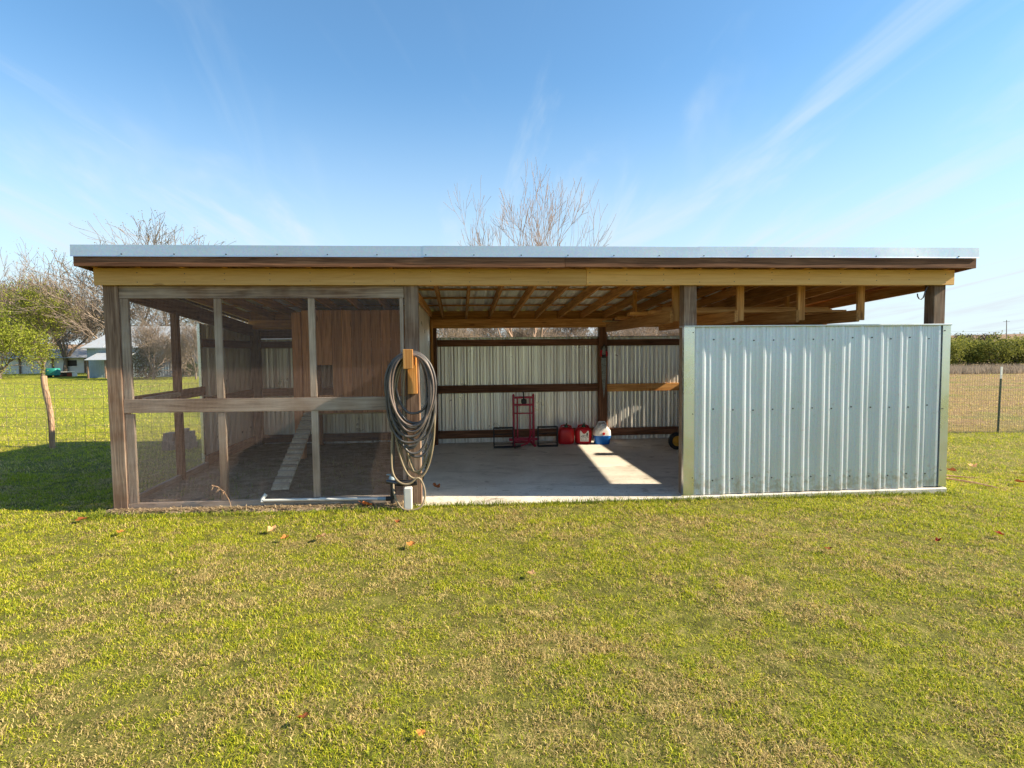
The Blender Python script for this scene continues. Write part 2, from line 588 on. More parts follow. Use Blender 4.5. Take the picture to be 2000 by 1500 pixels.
# ------------------------------------------------------------------ ground
def ground_mat():
    m, t, b = newmat('lawn_and_field_soil')
    v = coords(t, (1, 1, 1), False)
    n1 = noise(t, v, 0.35, 6, 0.6)
    n2 = noise(t, v, 9, 6, 0.7)
    n3 = noise(t, v, 60, 4, 0.7)
    n4 = noise(t, v, 0.09, 5, 0.6, 0.6)
    lawn = ramp(t, n2, [(0.3, (0.11, 0.12, 0.022)), (0.5, (0.23, 0.235, 0.04)), (0.7, (0.42, 0.35, 0.11))])
    lush = ramp(t, n2, [(0.3, (0.13, 0.185, 0.02)), (0.55, (0.30, 0.34, 0.04)), (0.75, (0.45, 0.43, 0.09))])
    lawn = mixc(t, ramp(t, n1, [(0.4, (0, 0, 0)), (0.62, (1, 1, 1))]), lawn, lush)
    dry = ramp(t, n2, [(0.3, (0.19, 0.125, 0.06)), (0.55, (0.36, 0.24, 0.12)), (0.75, (0.46, 0.34, 0.17))])
    dryg = ramp(t, n2, [(0.3, (0.12, 0.14, 0.03)), (0.7, (0.27, 0.27, 0.08))])
    dry = mixc(t, ramp(t, n1, [(0.48, (0, 0, 0)), (0.66, (1, 1, 1))]), dry, dryg)
    far = ramp(t, n4, [(0.35, (0.27, 0.19, 0.12)), (0.6, (0.33, 0.21, 0.14))])
    sp = t.nodes.new('ShaderNodeSeparateXYZ'); t.links.new(v, sp.inputs[0])

    def step(sock, lo, hi):
        mr = t.nodes.new('ShaderNodeMapRange')
        mr.inputs['From Min'].default_value = lo; mr.inputs['From Max'].default_value = hi
        t.links.new(sock, mr.inputs['Value'])
        return mr.outputs[0]

    def mul(a, c):
        n = t.nodes.new('ShaderNodeMath'); n.operation = 'MULTIPLY'
        t.links.new(a, n.inputs[0]); t.links.new(c, n.inputs[1])
        return n.outputs[0]
    c = mixc(t, mul(step(sp.outputs[0], 7.0, 10.0), step(sp.outputs[1], 4.05, 4.6)), lawn, dry)
    c = mixc(t, step(sp.outputs[1], 120, 260), c, far)
    # soil and thatch under the lawn blades
    vd = t.nodes.new('ShaderNodeVectorMath'); vd.operation = 'DISTANCE'
    t.links.new(v, vd.inputs[0]); vd.inputs[1].default_value = (3.5, -4.0, 0.1)
    soil = ramp(t, n2, [(0.3, (0.08, 0.08, 0.02)), (0.55, (0.18, 0.175, 0.04)), (0.75, (0.32, 0.27, 0.095))])
    c = mixc(t, step(vd.outputs['Value'], 15.0, 8.5), c, soil)
    t.links.new(mixc(t, 0.35, c, ramp(t, n3, [(0.3, (0.25, 0.25, 0.25)), (0.7, (1, 1, 1))]), 'MULTIPLY'), b.inputs['Base Color'])
    b.inputs['Roughness'].default_value = 0.95
    b.inputs['Specular IOR Level'].default_value = 0.1
    bump(t, b, n3, 0.6, 0.03)
    return m


def axis_pts(lo, hi, step, far):
    a = list(np.arange(lo, hi + 1e-6, step))
    s, p, q = step, lo, hi
    pre, post = [], []
    while p > -far:
        s *= 1.35; p -= s; q += s
        pre.append(p); post.append(q)
    return np.array(pre[::-1] + a + post)


gx = axis_pts(-14, 22, 0.4, 2600)
gy = axis_pts(-9, 14, 0.4, 2600)
GX, GY = np.meshgrid(gx, gy)
gv = np.stack([GX, GY, gz(GX, GY)], -1).reshape(-1, 3)
nx, ny = len(gx), len(gy)
ii, jj = np.meshgrid(np.arange(nx - 1), np.arange(ny - 1))
a = (jj * nx + ii).ravel()
ground = npmesh('ground', gv, np.stack([a, a + 1, a + 1 + nx, a + nx], 1), ground_mat(), smooth=True)
tag(ground, 'lawn and dry field running out to a low brown rise', 'ground', kind='structure')


def soil_mat():
    m, t, b = newmat('bare_soil')
    v = coords(t, (1, 1, 1), False)
    n2 = noise(t, v, 6, 7, 0.7, 0.5); n3 = noise(t, v, 45, 5, 0.7)
    c = ramp(t, n2, [(0.3, (0.22, 0.16, 0.105)), (0.5, (0.39, 0.30, 0.21)), (0.72, (0.56, 0.455, 0.33))])
    c = mixc(t, ramp(t, noise(t, v, 1.4, 5, 0.65), [(0.55, (0, 0, 0)), (0.7, (0.7,) * 3)]), c, (0.09, 0.11, 0.03))
    t.links.new(mixc(t, 0.5, c, ramp(t, n3, [(0.3, (0.35,) * 3), (0.7, (1,) * 3)]), 'MULTIPLY'), b.inputs['Base Color'])
    b.inputs['Roughness'].default_value = 1.0
    b.inputs['Specular IOR Level'].default_value = 0.05
    bump(t, b, n3, 0.8, 0.03)
    return m


SOIL = soil_mat()
# bare soil of the hen run and the strip in front of it: an uneven sheet just above the ground
sx_, sy_ = np.linspace(-0.05, 2.98, 62), np.linspace(-0.24, 4.05, 86)
SX, SY = np.meshgrid(sx_, sy_)
edge = -0.07 - 0.10 * fbm(SX, SY * 0, 1.9, 5)
SYY = np.where(SY < -0.05, np.maximum(SY, edge - 0.04), SY)
hh = gz(SX, SYY) + 0.006 + 0.030 * fbm(SX, SYY, 2.2, 31) + np.where(SYY > 0.3, 0.02, 0.0)
hh = np.where(SYY <= edge, gz(SX, SYY) - 0.02, hh)
sv = np.stack([SX, SYY, hh], -1).reshape(-1, 3)
ii, jj = np.meshgrid(np.arange(61), np.arange(85)); a = (jj * 62 + ii).ravel()
soil = npmesh('bare_soil', sv, np.stack([a, a + 1, a + 63, a + 62], 1), SOIL, smooth=True)
tag(soil, 'bare trampled soil on the floor of the screened hen run', 'soil', kind='structure')


def concrete_mat():
    m, t, b = newmat('concrete')
    v = coords(t, (1, 1, 1), False)
    n1 = noise(t, v, 1.3, 7, 0.65, 0.8); n2 = noise(t, v, 30, 5, 0.7)
    c = ramp(t, n1, [(0.3, (0.52, 0.475, 0.41)), (0.5, (0.65, 0.605, 0.53)), (0.7, (0.73, 0.685, 0.61))])
    c = mixc(t, 0.3, c, ramp(t, n2, [(0.3, (0.6,) * 3), (0.6, (1,) * 3)]), 'MULTIPLY')
    st = noise(t, coords(t, (0.9, 2.2, 1), False), 1.6, 4, 0.6, 1.5)
    c = mixc(t, ramp(t, st, [(0.56, (0, 0, 0)), (0.72, (0.55,) * 3)]), c, (0.24, 0.215, 0.18))
    sp = noise(t, v, 5.5, 3, 0.5, 0.3)
    c = mixc(t, ramp(t, sp, [(0.66, (0, 0, 0)), (0.72, (0.5,) * 3)]), c, (0.20, 0.17, 0.13))
    t.links.new(c, b.inputs['Base Color'])
    t.links.new(ramp(t, n1, [(0.3, (0.55,) * 3), (0.7, (0.8,) * 3)]), b.inputs['Roughness'])
    b.inputs['Specular IOR Level'].default_value = 0.3
    bump(t, b, n2, 0.18, 0.008)
    return m


mb = MB().box(2.996, 8.99, -0.055, 4.1, -0.12, 0.10, 0.012)
slab = mb.build('concrete_slab', concrete_mat())
tag(slab, 'smooth grey concrete floor slab under the open shed', 'slab', kind='structure')

# ------------------------------------------------------------------ the shed
shed = thing('shed', (4.47, 2.0, 0.0), 'long low pole shed of timber posts and corrugated metal with a flat sloping roof', 'shed')
P = 0.14
ROOF_Z = 2.55          # underside of the rafters above the front header
SLOPE = -0.0695
rb = lambda y: ROOF_Z + SLOPE * y


def part(mb, name, mat, label=None, smooth=False, parent=shed, kind=None):
    o = mb.build(name, mat, parent, smooth)
    if label: o['label'] = label
    if kind: o['kind'] = kind
    return o


def post(x, y, z0, z1, mat='oldz', w=P, d=P):
    return part(MB().box(x, x + w, y, y + d, z0, z1, 0.005), 'post', WM[mat])


XP = [0.0, 2.927, 5.908, 8.805]
for x in XP:
    post(x, 0.0, -0.02 if x < 3 else 0.1005, 2.50)
for x in (0.0, 2.955, 5.945, 8.81):
    post(x, 3.93, -0.02 if x < 2.9 else (0.06 if x < 3 else 0.1005), 2.27, 'darkz' if x > 1 else 'oldz')
post(8.81, 2.06, 0.1005, 2.13, 'inz', 0.12, 0.14)
post(8.86, 2.202, 1.88, 2.14, 'newz', 0.04, 0.09)

# front header (two painted boards, butt joint)
part(MB().box(-0.053, 4.826, -0.042, -0.001, 2.387, 2.551, 0.003), 'header_board', TAN, 'tan painted header board')
part(MB().box(4.829, 9.008, -0.042, -0.001, 2.389, 2.555, 0.003), 'header_board', TAN, 'tan painted header board')
part(MB().box(0.142, 8.80, 0.141, 0.18, 2.40, 2.548), 'inner_header', WM['inx'])
# back header
part(MB().box(0.0, 8.95, 3.89, 3.929, 2.118, 2.266), 'back_header', WM['inx'])
part(MB().box(0.0, 8.95, 4.071, 4.108, 2.118, 2.260), 'back_header', WM['inx'])
# rafters
for k in range(23):
    x = -0.03 + 0.405 * k
    part(MB().bar((x, -0.19, rb(-0.19) + 0.062), (x, 4.34, rb(4.34) + 0.062), 0.038, 0.122), 'rafter', WM['iny'])
for k in range(22):             # blocking between the rafter ends over the back header
    x = -0.03 + 0.405 * k
    part(MB().box(x + 0.0205, x + 0.3845, 4.01, 4.048, 2.262, rb(4.03) + 0.122), 'blocking', WM['inx'])
# purlins
for y in (-0.12, 0.55, 1.2, 1.9, 2.6, 3.33, 4.05):
    z = rb(y) + 0.125
    part(MB().box(-0.08, 9.06, y - 0.045, y + 0.045, z, z + 0.019), 'purlin', WM['inx'])
# side rim boards
part(MB().bar((0.05, 0.145, 2.375), (0.05, 3.92, 2.09), 0.038, 0.185), 'rim_board', WM['darky'])
part(MB().bar((8.93, 0.145, 2.425), (8.93, 3.92, 2.262), 0.038, 0.13), 'rim_board', WM['iny'])
# rake boards at both ends of the roof
for x in (-0.115, 9.085):
    part(MB().bar((x, -0.185, rb(-0.185) + 0.05), (x, 4.36, rb(4.36) + 0.05), 0.034, 0.125), 'rake_board', WM['darky'])
# fascia: two weathered boards
part(MB().box(-0.118, 4.565, -0.222, -0.188, 2.542, 2.655), 'fascia_board', WM['darkx'], 'dark weathered fascia board')
part(MB().box(4.567, 9.092, -0.222, -0.188, 2.548, 2.662), 'fascia_board', WM['darkx'], 'dark weathered fascia board')
part(MB().box(-0.118, 9.092, 4.365, 4.395, rb(4.36) + 0.0, rb(4.36) + 0.11), 'fascia_board', WM['darkx'])

# metal drip flashing along the front edge: three lengths, screws
for (x0, x1, dz) in ((-0.135, 3.15, 0.0), (3.142, 5.98, 0.004), (5.972, 9.11, 0.007)):
    n = 24
    prof = [(-0.002, 2.640), (-0.0115, 2.632), (-0.0095, 2.644), (-0.006, 2.742), (0.10, 2.750)]
    rings = []
    for i in range(n + 1):
        x = x0 + (x1 - x0) * i / n
        w = 0.0012 * math.sin(x * 2.3 + x0) + (0.0009 if x0 > 5 else 0.0002) * math.sin(x * 5.1)
        rings.append([(x, -0.2235 + a + w - (0.0015 if x0 > 3 else 0) - (0.0012 if x0 > 5 else 0), z + dz + x * 0.0016 + (w * .8 if z > 2.7 else 0)) for a, z in prof])
    vs = [p for r in rings for p in r]; m5 = len(prof); fs = []
    for i in range(n):
        for k in range(m5 - 1):
            fs.append((i * m5 + k, (i + 1) * m5 + k, (i + 1) * m5 + k + 1, i * m5 + k + 1))
    fl = part(MB().add(vs, fs), 'drip_flashing', GALV_X, 'bright galvanised drip edge', smooth=False)
    sm = fl.modifiers.new('thick', 'SOLIDIFY'); sm.thickness = 0.0012
nl = MB()
random.seed(31)
for k in range(22):
    x = 0.38 + 0.405 * k + random.uniform(-.03, .03)
    for z in (2.43 + random.uniform(-.02, .02), 2.51 + random.uniform(-.015, .015)):
        nl.tube([(x, -0.041, z), (x, -0.0445, z)], 0.0048, 6)
part(nl, 'header_nails', STEEL, kind='stuff')
scr = MB()
for k in range(19):
    x = 0.32 + k * 0.475
    z = 2.655 + x * 0.0017
    scr.tube([(x, -0.2285, z), (x, -0.2385, z)], 0.0065, 6)
    scr.tube([(x, -0.2275, z), (x, -0.2305, z)], 0.011, 8)
part(scr, 'flashing_screws', STEEL, kind='stuff')


# corrugated sheets
def profile(s0, s1, off=0.0):
    pts = []
    k0 = int(math.floor((s0 - off) / 0.2286)) - 1
    k1 = int(math.ceil((s1 - off) / 0.2286)) + 1
    for k in range(k0, k1 + 1):
        c = off + k * 0.2286
        for ds, h in ((-0.044, 0), (-0.013, .0195), (.011, .0195), (.038, 0),
                      (.0762 - .020, 0), (.0762 - .006, .006), (.0762 + .004, .006), (.0762 + .022, 0),
                      (.1524 - .020, 0), (.1524 - .006, .006), (.1524 + .004, .006), (.1524 + .022, 0)):
            pts.append((c + ds, h))

    def hat(s):
        for (a, b), (c, d) in zip(pts, pts[1:]):
            if a <= s <= c:
                return b + (d - b) * (s - a) / (c - a)
        return 0
    return [(s0, hat(s0))] + [p for p in pts if s0 + 1e-4 < p[0] < s1 - 1e-4] + [(s1, hat(s1))]


def sheet(name, s0, s1, e0, e1, org, S, E_, Nn, mat, off=0.0, label=None, nseg=1, wob=0.0):
    """one corrugated sheet: s across the ribs, e along them, Nn the side the ribs stand out on"""
    S, E_, Nn, org = Vector(S), Vector(E_), Vector(Nn), Vector(org)
    pr = profile(s0, s1, off)
    n = len(pr)
    vs = []; fs = []
    for side in (0, 1):
        for j in range(nseg + 1):
            e = e0 + (e1 - e0) * j / nseg
            for s, h in pr:
                w = wob * math.sin(s * 5.1 + e * 2.3) * math.sin(e * 3.7 + s * 1.3)
                vs.append(org + S * s + E_ * e + Nn * (h + w - side * 0.0011))
    tot = n * (nseg + 1)
    flip = S.cross(E_).dot(Nn) < 0
    for j in range(nseg):
        for k in range(n - 1):
            q = (j * n + k, j * n + k + 1, (j + 1) * n + k + 1, (j + 1) * n + k)
            fs.append(q[::-1] if flip else q)
            q2 = tuple(i + tot for i in q)
            fs.append(q2 if flip else q2[::-1])
    for k in range(n - 1):
        fs.append((k, k + 1, tot + k + 1, tot + k)); b0 = nseg * n
        fs.append((b0 + k, b0 + k + 1, tot + b0 + k + 1, tot + b0 + k))
    for j in range(nseg):
        fs.append((j * n, (j + 1) * n, tot + (j + 1) * n, tot + j * n))
        fs.append((j * n + n - 1, (j + 1) * n + n - 1, tot + (j + 1) * n + n - 1, tot + j * n + n - 1))
    return part(MB().add(vs, fs), name, mat, label)


def run_sheets(name, s0, s1, lap, e0, e1, org, S, E_, Nn, mat, off=0.0, label=None, nseg=1, wob=0.0, jit=0.0):
    s = s0; i = 0
    while s < s1 - 0.02:
        t = min(s + 0.9144, s1)
        o = Vector(org) + Vector(Nn) * (0.0016 * (i % 2))
        dz = jit * math.sin(i * 2.7)
        sheet(name, s, min(t + lap, s1), e0 + dz, e1, o, S, E_, Nn, mat, off, label, nseg, wob)
        s = t; i += 1


XR0 = 6.1403 - 0.026          # first rib of the front wall
run_sheets('wall_sheet', 5.985, 8.955, 0.0, 0.108, 1.938, (0, -0.012, 0), (1, 0, 0), (0, 0, 1), (0, -1, 0), GALV, XR0,
           'bright corrugated sheet on the front half wall', 10, 0.0022, 0.005)
run_sheets('wall_sheet', 0.0, 8.95, 0.0, 0.04, 1.945, (0, 4.081, 0), (1, 0, 0), (0, 0, 1), (0, 1, 0), GALV_IN, 3.3605, 'corrugated sheet of the back wall', 1)
run_sheets('wall_sheet', 2.08, 4.07, 0.0, 0.06, 2.12, (-0.012, 0, 0), (0, 1, 0), (0, 0, 1), (-1, 0, 0), GALV_IN, 2.11, 'corrugated sheet of the hen run side wall', 1)
run_sheets('wall_sheet', 0.145, 3.925, 0.0, 0.06, 2.36, (2.972, 0, 0), (0, 1, 0), (0, 0, 1), (1, 0, 0), GALV_IN, 0.2, 'corrugated sheet of the partition wall', 1)
run_sheets('wall_sheet', 0.0, 4.07, 0.0, 0.108, 1.938, (8.952, 0, 0), (0, 1, 0), (0, 0, 1), (1, 0, 0), GALV_IN, 0.12, 'corrugated sheet of the low right end wall', 1)
sl = Vector((0, 1, SLOPE)).normalized()
rn = Vector((0, -SLOPE, 1)).normalized()
run_sheets('roof_sheet', -0.12, 9.09, 0.0, -0.2, 4.4, (0, 0, ROOF_Z + 0.1465), (1, 0, 0), sl, rn, GALV_ROOF, 0.05, 'corrugated roof sheet', 1)

# trims of the front half wall
part(MB().prism([(0, 0), (0.118, 0), (0.118, 0.003), (0.003, 0.003), (0.003, 0.05), (0, 0.05)], (5.893, -0.040, 0.108), (1, 0, 0), (0, 1, 0), (0, 0, 1.83)), 'corner_trim', GALV_TRIM, 'smooth folded corner trim')
part(MB().prism([(-0.095, 0), (0, 0), (0, 0.08), (-0.003, 0.08), (-0.003, 0.003), (-0.095, 0.003)], (8.988, -0.036, 0.112), (1, 0, 0), (0, 1, 0), (0, 0, 1.826)), 'corner_trim', GALV_TRIM, 'smooth folded corner trim')
part(MB().box(5.893, 8.995, -0.047, 0.10, 1.939, 1.957, 0.004), 'top_cap', GALV_X, 'metal cap along the top of the front wall')
part(MB().box(8.86, 8.992, 0.102, 4.07, 1.939, 1.957, 0.004), 'top_cap', GALV_X, 'metal cap along the top of the end wall')
part(MB().box(-0.005, 8.855, 4.035, 4.108, 1.945, 1.957, 0.003), 'top_cap', GALV_X, 'metal cap along the top of the back wall')
part(MB().box(-0.018, 0.02, 2.04, 2.085, 0.06, 2.12, 0.003), 'corner_trim', GALV_TRIM)
scr = MB()
for i in range(12):
    x = XR0 + 0.2286 * i + 0.118 + random.uniform(-.004, .004)
    for z in (1.80, 1.035, 0.265):
        if x < 8.88:
            zz_ = z + random.uniform(-.012, .012)
            scr.tube([(x, -0.011, zz_), (x, -0.0215, zz_)], 0.0055, 6)
            scr.tube([(x, -0.0125, zz_), (x, -0.0155, zz_)], 0.0085, 8)
for x in (5.993, 8.913):
    for z in (1.88, 1.0, 0.3):
        scr.tube([(x, -0.039, z), (x, -0.046, z)], 0.006, 6)
part(scr, 'wall_screws', STEEL, kind='stuff')

# girts
GI = ((1.80, 1.916), (0.982, 1.119), (0.187, 0.323))
for z0, z1 in GI:
    part(MB().box(3.1, 5.944, 4.02, 4.058, z0, z1), 'girt', WM['darkx'])
    part(MB().box(6.087, 8.80, 4.02, 4.058, z0 - 0.012, z1 - 0.014), 'girt', WM['newx'] if z1 == 1.119 else WM['darkx'])
    part(MB().box(0.142, 2.954, 4.02, 4.058, z0, z1), 'girt', WM['darkx'])
    part(MB().box(6.05, 8.80, 0.05, 0.088, z0, min(z1, 1.93)), 'girt', WM['inx'])
    part(MB().box(8.90, 8.938, 0.145, 2.055, z0, z1), 'girt', WM['iny'])
    part(MB().box(8.90, 8.938, 2.295, 3.925, z0, z1), 'girt', WM['iny'])
    part(MB().box(2.93, 2.968, 0.145, 2.58 if z1 > .5 else 3.925, z0, z1), 'girt', WM['iny'])
    part(MB().box(0.005, 0.043, 2.09, 3.925, z0, z1), 'girt', WM['darky'])
part(MB().box(2.998, 3.036, 0.145, 3.925, 2.30, 2.39), 'girt', WM['iny'])
part(MB().box(3.0, 3.04, 3.80, 3.885, 0.1005, 2.25), 'stud', WM['inz'])
part(MB().box(0.142, 2.954, 4.02, 4.058, 1.96, 2.115), 'infill_board', WM['darkx'])

# ---- screened hen run frame
part(MB().box(0.142, 2.925, 0.012, 0.05, 2.262, 2.386), 'screen_header', WM['oldx'], 'weathered board over the wire screen')
SW = [(0.143, 0.222), (1.033, 1.102), (1.955, 2.02), (2.876, 2.915)]
for x0, x1 in SW:
    part(MB().box(x0, x1, 0.02, 0.055, 1.252, 2.260), 'stud', WM['greyz'])
    part(MB().box(x0, x1 + 0.004, 0.02, 0.055, 0.205, 1.108), 'stud', WM['greyz'])
part(MB().bar((0.141, 0.03, 1.190), (2.925, 0.03, 1.172), 0.045, 0.136), 'mid_rail', WM['greyx'], 'silvered horizontal rail across the screen')
part(MB().box(0.141, 2.925, 0.005, 0.06, 0.10, 0.203), 'base_board', WM['greyx'])
part(MB().box(0.01, 0.085, 1.28, 1.36, 0.16, 2.20), 'stud', WM['darkz'])
part(MB().bar((0.05, 0.142, 1.205), (0.05, 2.035, 1.215), 0.04, 0.12), 'side_rail', WM['darky'])
part(MB().bar((0.05, 0.142, 0.165), (0.05, 2.035, 0.205), 0.045, 0.09), 'base_board', WM['greyy'])
part(MB().bar((0.30, 0.075, 1.245), (0.09, 1.27, 1.225), 0.03, 0.05), 'brace', WM['greyy'])

# hardware cloth: every wire is a thin strand
pitch = 0.0127


def wire_grid(a0, a1, z0, z1, f, pitch, wr, jit=0.0):
    """flat boxed wires in a vertical plane; f(a, z, d) -> xyz"""
    A, Z = np.arange(a0, a1, pitch), np.arange(z0, z1, pitch)
    V = []; T = []
    sq = np.array([(-1, -1), (1, -1), (1, 1), (-1, 1)]) * wr
    for i, av in enumerate(A):
        o = len(V)
        for zv in (z0, z1):
            for p, q in sq:
                V.append(f(av + p, zv, q))
        for k in range(4):
            T.append((o + k, o + (k + 1) % 4, o + 4 + (k + 1) % 4, o + 4 + k))
    for zv in Z:
        o = len(V)
        for av in (a0, a1):
            for p, q in sq:
                V.append(f(av, zv + p, q + wr * 1.5))
        for k in range(4):
            T.append((o + k, o + (k + 1) % 4, o + 4 + (k + 1) % 4, o + 4 + k))
    return V, T


V, T = wire_grid(0.15, 2.92, 0.17, 2.275, lambda a_, z_, d_: (a_, 0.0035 + d_, z_), pitch, 0.00034)
part(MB().add(V, T), 'wire_screen', WIRE, 'fine wire screen over the front of the hen run', kind='stuff')
V, T = wire_grid(0.15, 2.04, 0.2, 2.25, lambda a_, z_, d_: (-0.004 + d_, a_, z_), pitch, 0.00034)
part(MB().add(V, T), 'wire_screen', WIRE, 'fine wire screen over the side of the hen run', kind='stuff')

# ---- overhead lumber rack
for x in (5.88, 6.63, 7.36, 8.09):
    part(MB().box(x, x + 0.085, 0.26, 0.298, 2.02, rb(.28) + 0.09), 'hanger', WM['inz'])
    part(MB().box(x + 0.01, x + 0.05, 1.73, 1.80, 2.02, rb(1.75) + 0.09), 'hanger', WM['inz'])
    part(MB().box(x - 0.045, x - 0.007, 0.22, 3.05 - (0.35 if x > 6 else 0), 2.0, 2.135), 'rack_bearer', WM['iny'])
hk = MB()
pts = [(8.745, 0.02, 2.385), (8.725, 0.0, 2.372), (8.70, -0.012, 2.355), (8.678, -0.02, 2.325), (8.668, -0.022, 2.285), (8.655, -0.022, 2.25), (8.632, -0.022, 2.232), (8.605, -0.022, 2.238), (8.588, -0.022, 2.262), (8.583, -0.022, 2.295)]
hk.tube(pts, 0.0065, 8)
hook = hk.build('hook', STEEL, None, True)
hook_e = tag(hook, 'dark steel hook screwed under the right end of the header', 'hook')

# ------------------------------------------------------------------ lumber on the rack
lum = [
    (6.0, 8.02, 0.62, 0.66, 2.137, 2.176, 'newx', 'longest fresh board lying flat at the front of the lumber rack'),
    (5.80, 8.3, 0.75, 0.89, 2.137, 2.175, 'newx', 'wide orange board second from the front on the lumber rack'),
    (5.62, 7.9, 1.0, 1.14, 2.137, 2.175, 'inx', 'brown board jutting furthest left on the lumber rack'),
    (6.15, 8.5, 1.25, 1.39, 2.137, 2.175, 'newx', 'orange board lying in the middle of the lumber rack'),
    (5.95, 8.1, 0.80, 0.89, 2.177, 2.215, 'newx', 'narrow board stacked on the wide orange board of the rack'),
    (5.70, 8.4, 1.9, 2.04, 2.137, 2.175, 'inx', 'brown board towards the back of the lumber rack'),
    (5.75, 7.6, 2.2, 2.34, 2.137, 2.175, 'darkx', 'dark board near the back of the lumber rack'),
    (5.66, 8.2, 2.5, 2.59, 2.137, 2.155, 'plyx', 'thin pale strip at the very back of the lumber rack'),
]
for (x0, x1, y0, y1, z0, z1, mt, lab) in lum:
    e = MB().box(x0, x1, y0, y1, z0, z1, 0.002).build('lumber_board', WM[mt])
    tag(e, lab, 'board', 'boards stored on the overhead rack')
pp = MB()
for k in range(3):
    pp.tube([(5.75, 2.65 + k * 0.05, 2.154), (8.0, 2.65 + k * 0.05, 2.154)], 0.017, 8)
o = pp.build('pipe_bundle', BLACK)
tag(o, 'dark thin pipes lying at the back of the overhead lumber rack', 'pipes')

# ------------------------------------------------------------------ hen house
hen = thing('hen_house', (2.0, 3.2, 0.14), 'raised wooden hen house of vertical boards inside the screened run', 'hen house')
hp = lambda mb, n, m, lab=None: part(mb, n, m, lab, parent=hen)
HY = 2.60
hp(MB().box(1.065, 1.195, HY - 0.02, HY + 0.11, 0.13, 2.30, 0.004), 'corner_post', WM['henz'])
hp(MB().box(1.065, 1.155, 3.86, 3.93, 0.13, 2.2, 0.004), 'corner_post', WM['henz'])
hp(MB().box(2.86, 2.925, HY + 0.03, HY + 0.10, 0.13, 2.3, 0.004), 'corner_post', WM['henz'])
hp(MB().box(2.86, 2.925, 3.86, 3.93, 0.13, 2.2, 0.004), 'corner_post', WM['henz'])
x = 1.20
k = 0
while x < 2.86:
    w = 0.142
    x1 = min(x + w - 0.004, 2.93)
    dy = random.uniform(0, 0.004)
    zb, zt = 0.82 + random.uniform(-.008, .008), 2.33
    if 1 <= k <= 2:
        hp(MB().box(x, x1, HY + dy, HY + 0.019 + dy, 1.53, zt, 0.002), 'board', WM['henz'])
        hp(MB().box(x, x1, HY + dy, HY + 0.019 + dy, zb, 1.09, 0.002), 'board', WM['henz'])
    else:
        hp(MB().box(x, x1, HY + dy, HY + 0.019 + dy, zb, zt, 0.002), 'board', WM['henz'])
    x += w; k += 1
y = HY + 0.12
while y < 3.82:
    hp(MB().box(1.075, 1.094, y, y + 0.136, 0.82, 2.2, 0.002), 'board', WM['henz'])
    y += 0.14
hp(MB().box(1.10, 2.93, HY + 0.03, 3.86, 0.80, 0.818, 0.002), 'floor', WM['plyx'])
hp(MB().box(1.20, 2.86, HY + 0.025, HY + 0.063, 2.20, 2.29, 0.002), 'top_rail', WM['henx'])
hp(MB().box(1.20, 2.86, HY + 0.025, HY + 0.063, 0.82, 0.90, 0.002), 'bottom_rail', WM['henx'])

# chicken ladder
lad = thing('chicken_ladder', (1.46, 0.52, 0.15), 'pale cleated plank ramp leaning up to the hen house door', 'ladder')
pa, pb = Vector((1.465, 0.52, 0.185)), Vector((1.31, 2.585, 0.845))
d = (pb - pa)
part(MB().bar(pa, pb, 0.19, 0.02), 'plank', WM['paley'], parent=lad)
nv_ = Vector((1, 0, 0)).cross(d).normalized()
for i in range(15):
    c = pa + d * ((i + 0.6) / 15.4) + nv_ * 0.0235
    part(MB().obox(c, Vector((0.092, 0, 0)), d.normalized() * 0.016, nv_ * 0.013, 0.002), 'cleat', WM['greyx'], parent=lad)

# ------------------------------------------------------------------ hose holder, hoses, water pipe
hh_ = thing('hose_holder', (2.99, 0, 1.27), 'fresh orange timber hose bracket screwed to the middle post', 'hose bracket')
part(MB().box(2.95, 3.045, -0.040, -0.001, 1.27, 1.70), 'back_board', WM['newz'], parent=hh_)
part(MB().box(2.94, 3.03, -0.196, -0.0405, 1.565, 1.655), 'peg', WM['newy'], parent=hh_)
part(MB().box(2.925, 3.022, -0.236, -0.197, 1.535, 1.73), 'front_plate', WM['newz'], parent=hh_)


def smooth_path(pts, k=6):
    """Catmull-Rom through the points"""
    P_ = [Vector(p) for p in pts]
    out_ = []
    for i in range(len(P_) - 1):
        a, b, c, d = P_[max(0, i - 1)], P_[i], P_[i + 1], P_[min(len(P_) - 1, i + 2)]
        for j in range(k):
            t = j / k
            out_.append(0.5 * ((2 * b) + (c - a) * t + (2 * a - 5 * b + 4 * c - d) * t * t + (3 * b - a - 3 * c + d) * t ** 3))
    return out_ + [P_[-1]]


def hang_loops(specs, n=44):
    """loops over the peg: (centre x, half width, top z, bottom z, y, lean)"""
    pts = []
    for i, (xc, w, zt, zb, y, ln) in enumerate(specs):
        nxt = specs[min(i + 1, len(specs) - 1)]
        for k in range(n):
            th = 2 * math.pi * k / n
            f = k / n
            ztt = zt + (nxt[2] - zt) * f
            yy = y + (nxt[4] - y) * f
            xx = xc + (nxt[0] - xc) * max(0, f - .75) * 4 * 0.5
            z = ztt - (ztt - zb) * (1 - math.cos(th)) / 2
            s_ = math.sin(th)
            x = xx + w * math.copysign(abs(s_) ** 0.86, s_) * (0.92 + 0.08 * math.cos(th)) + ln * (1 - math.cos(th)) / 2
            pts.append((x, yy + 0.012 * math.sin(2 * th + i), z + 0.006 * math.sin(3 * th + i * 2)))
    return pts


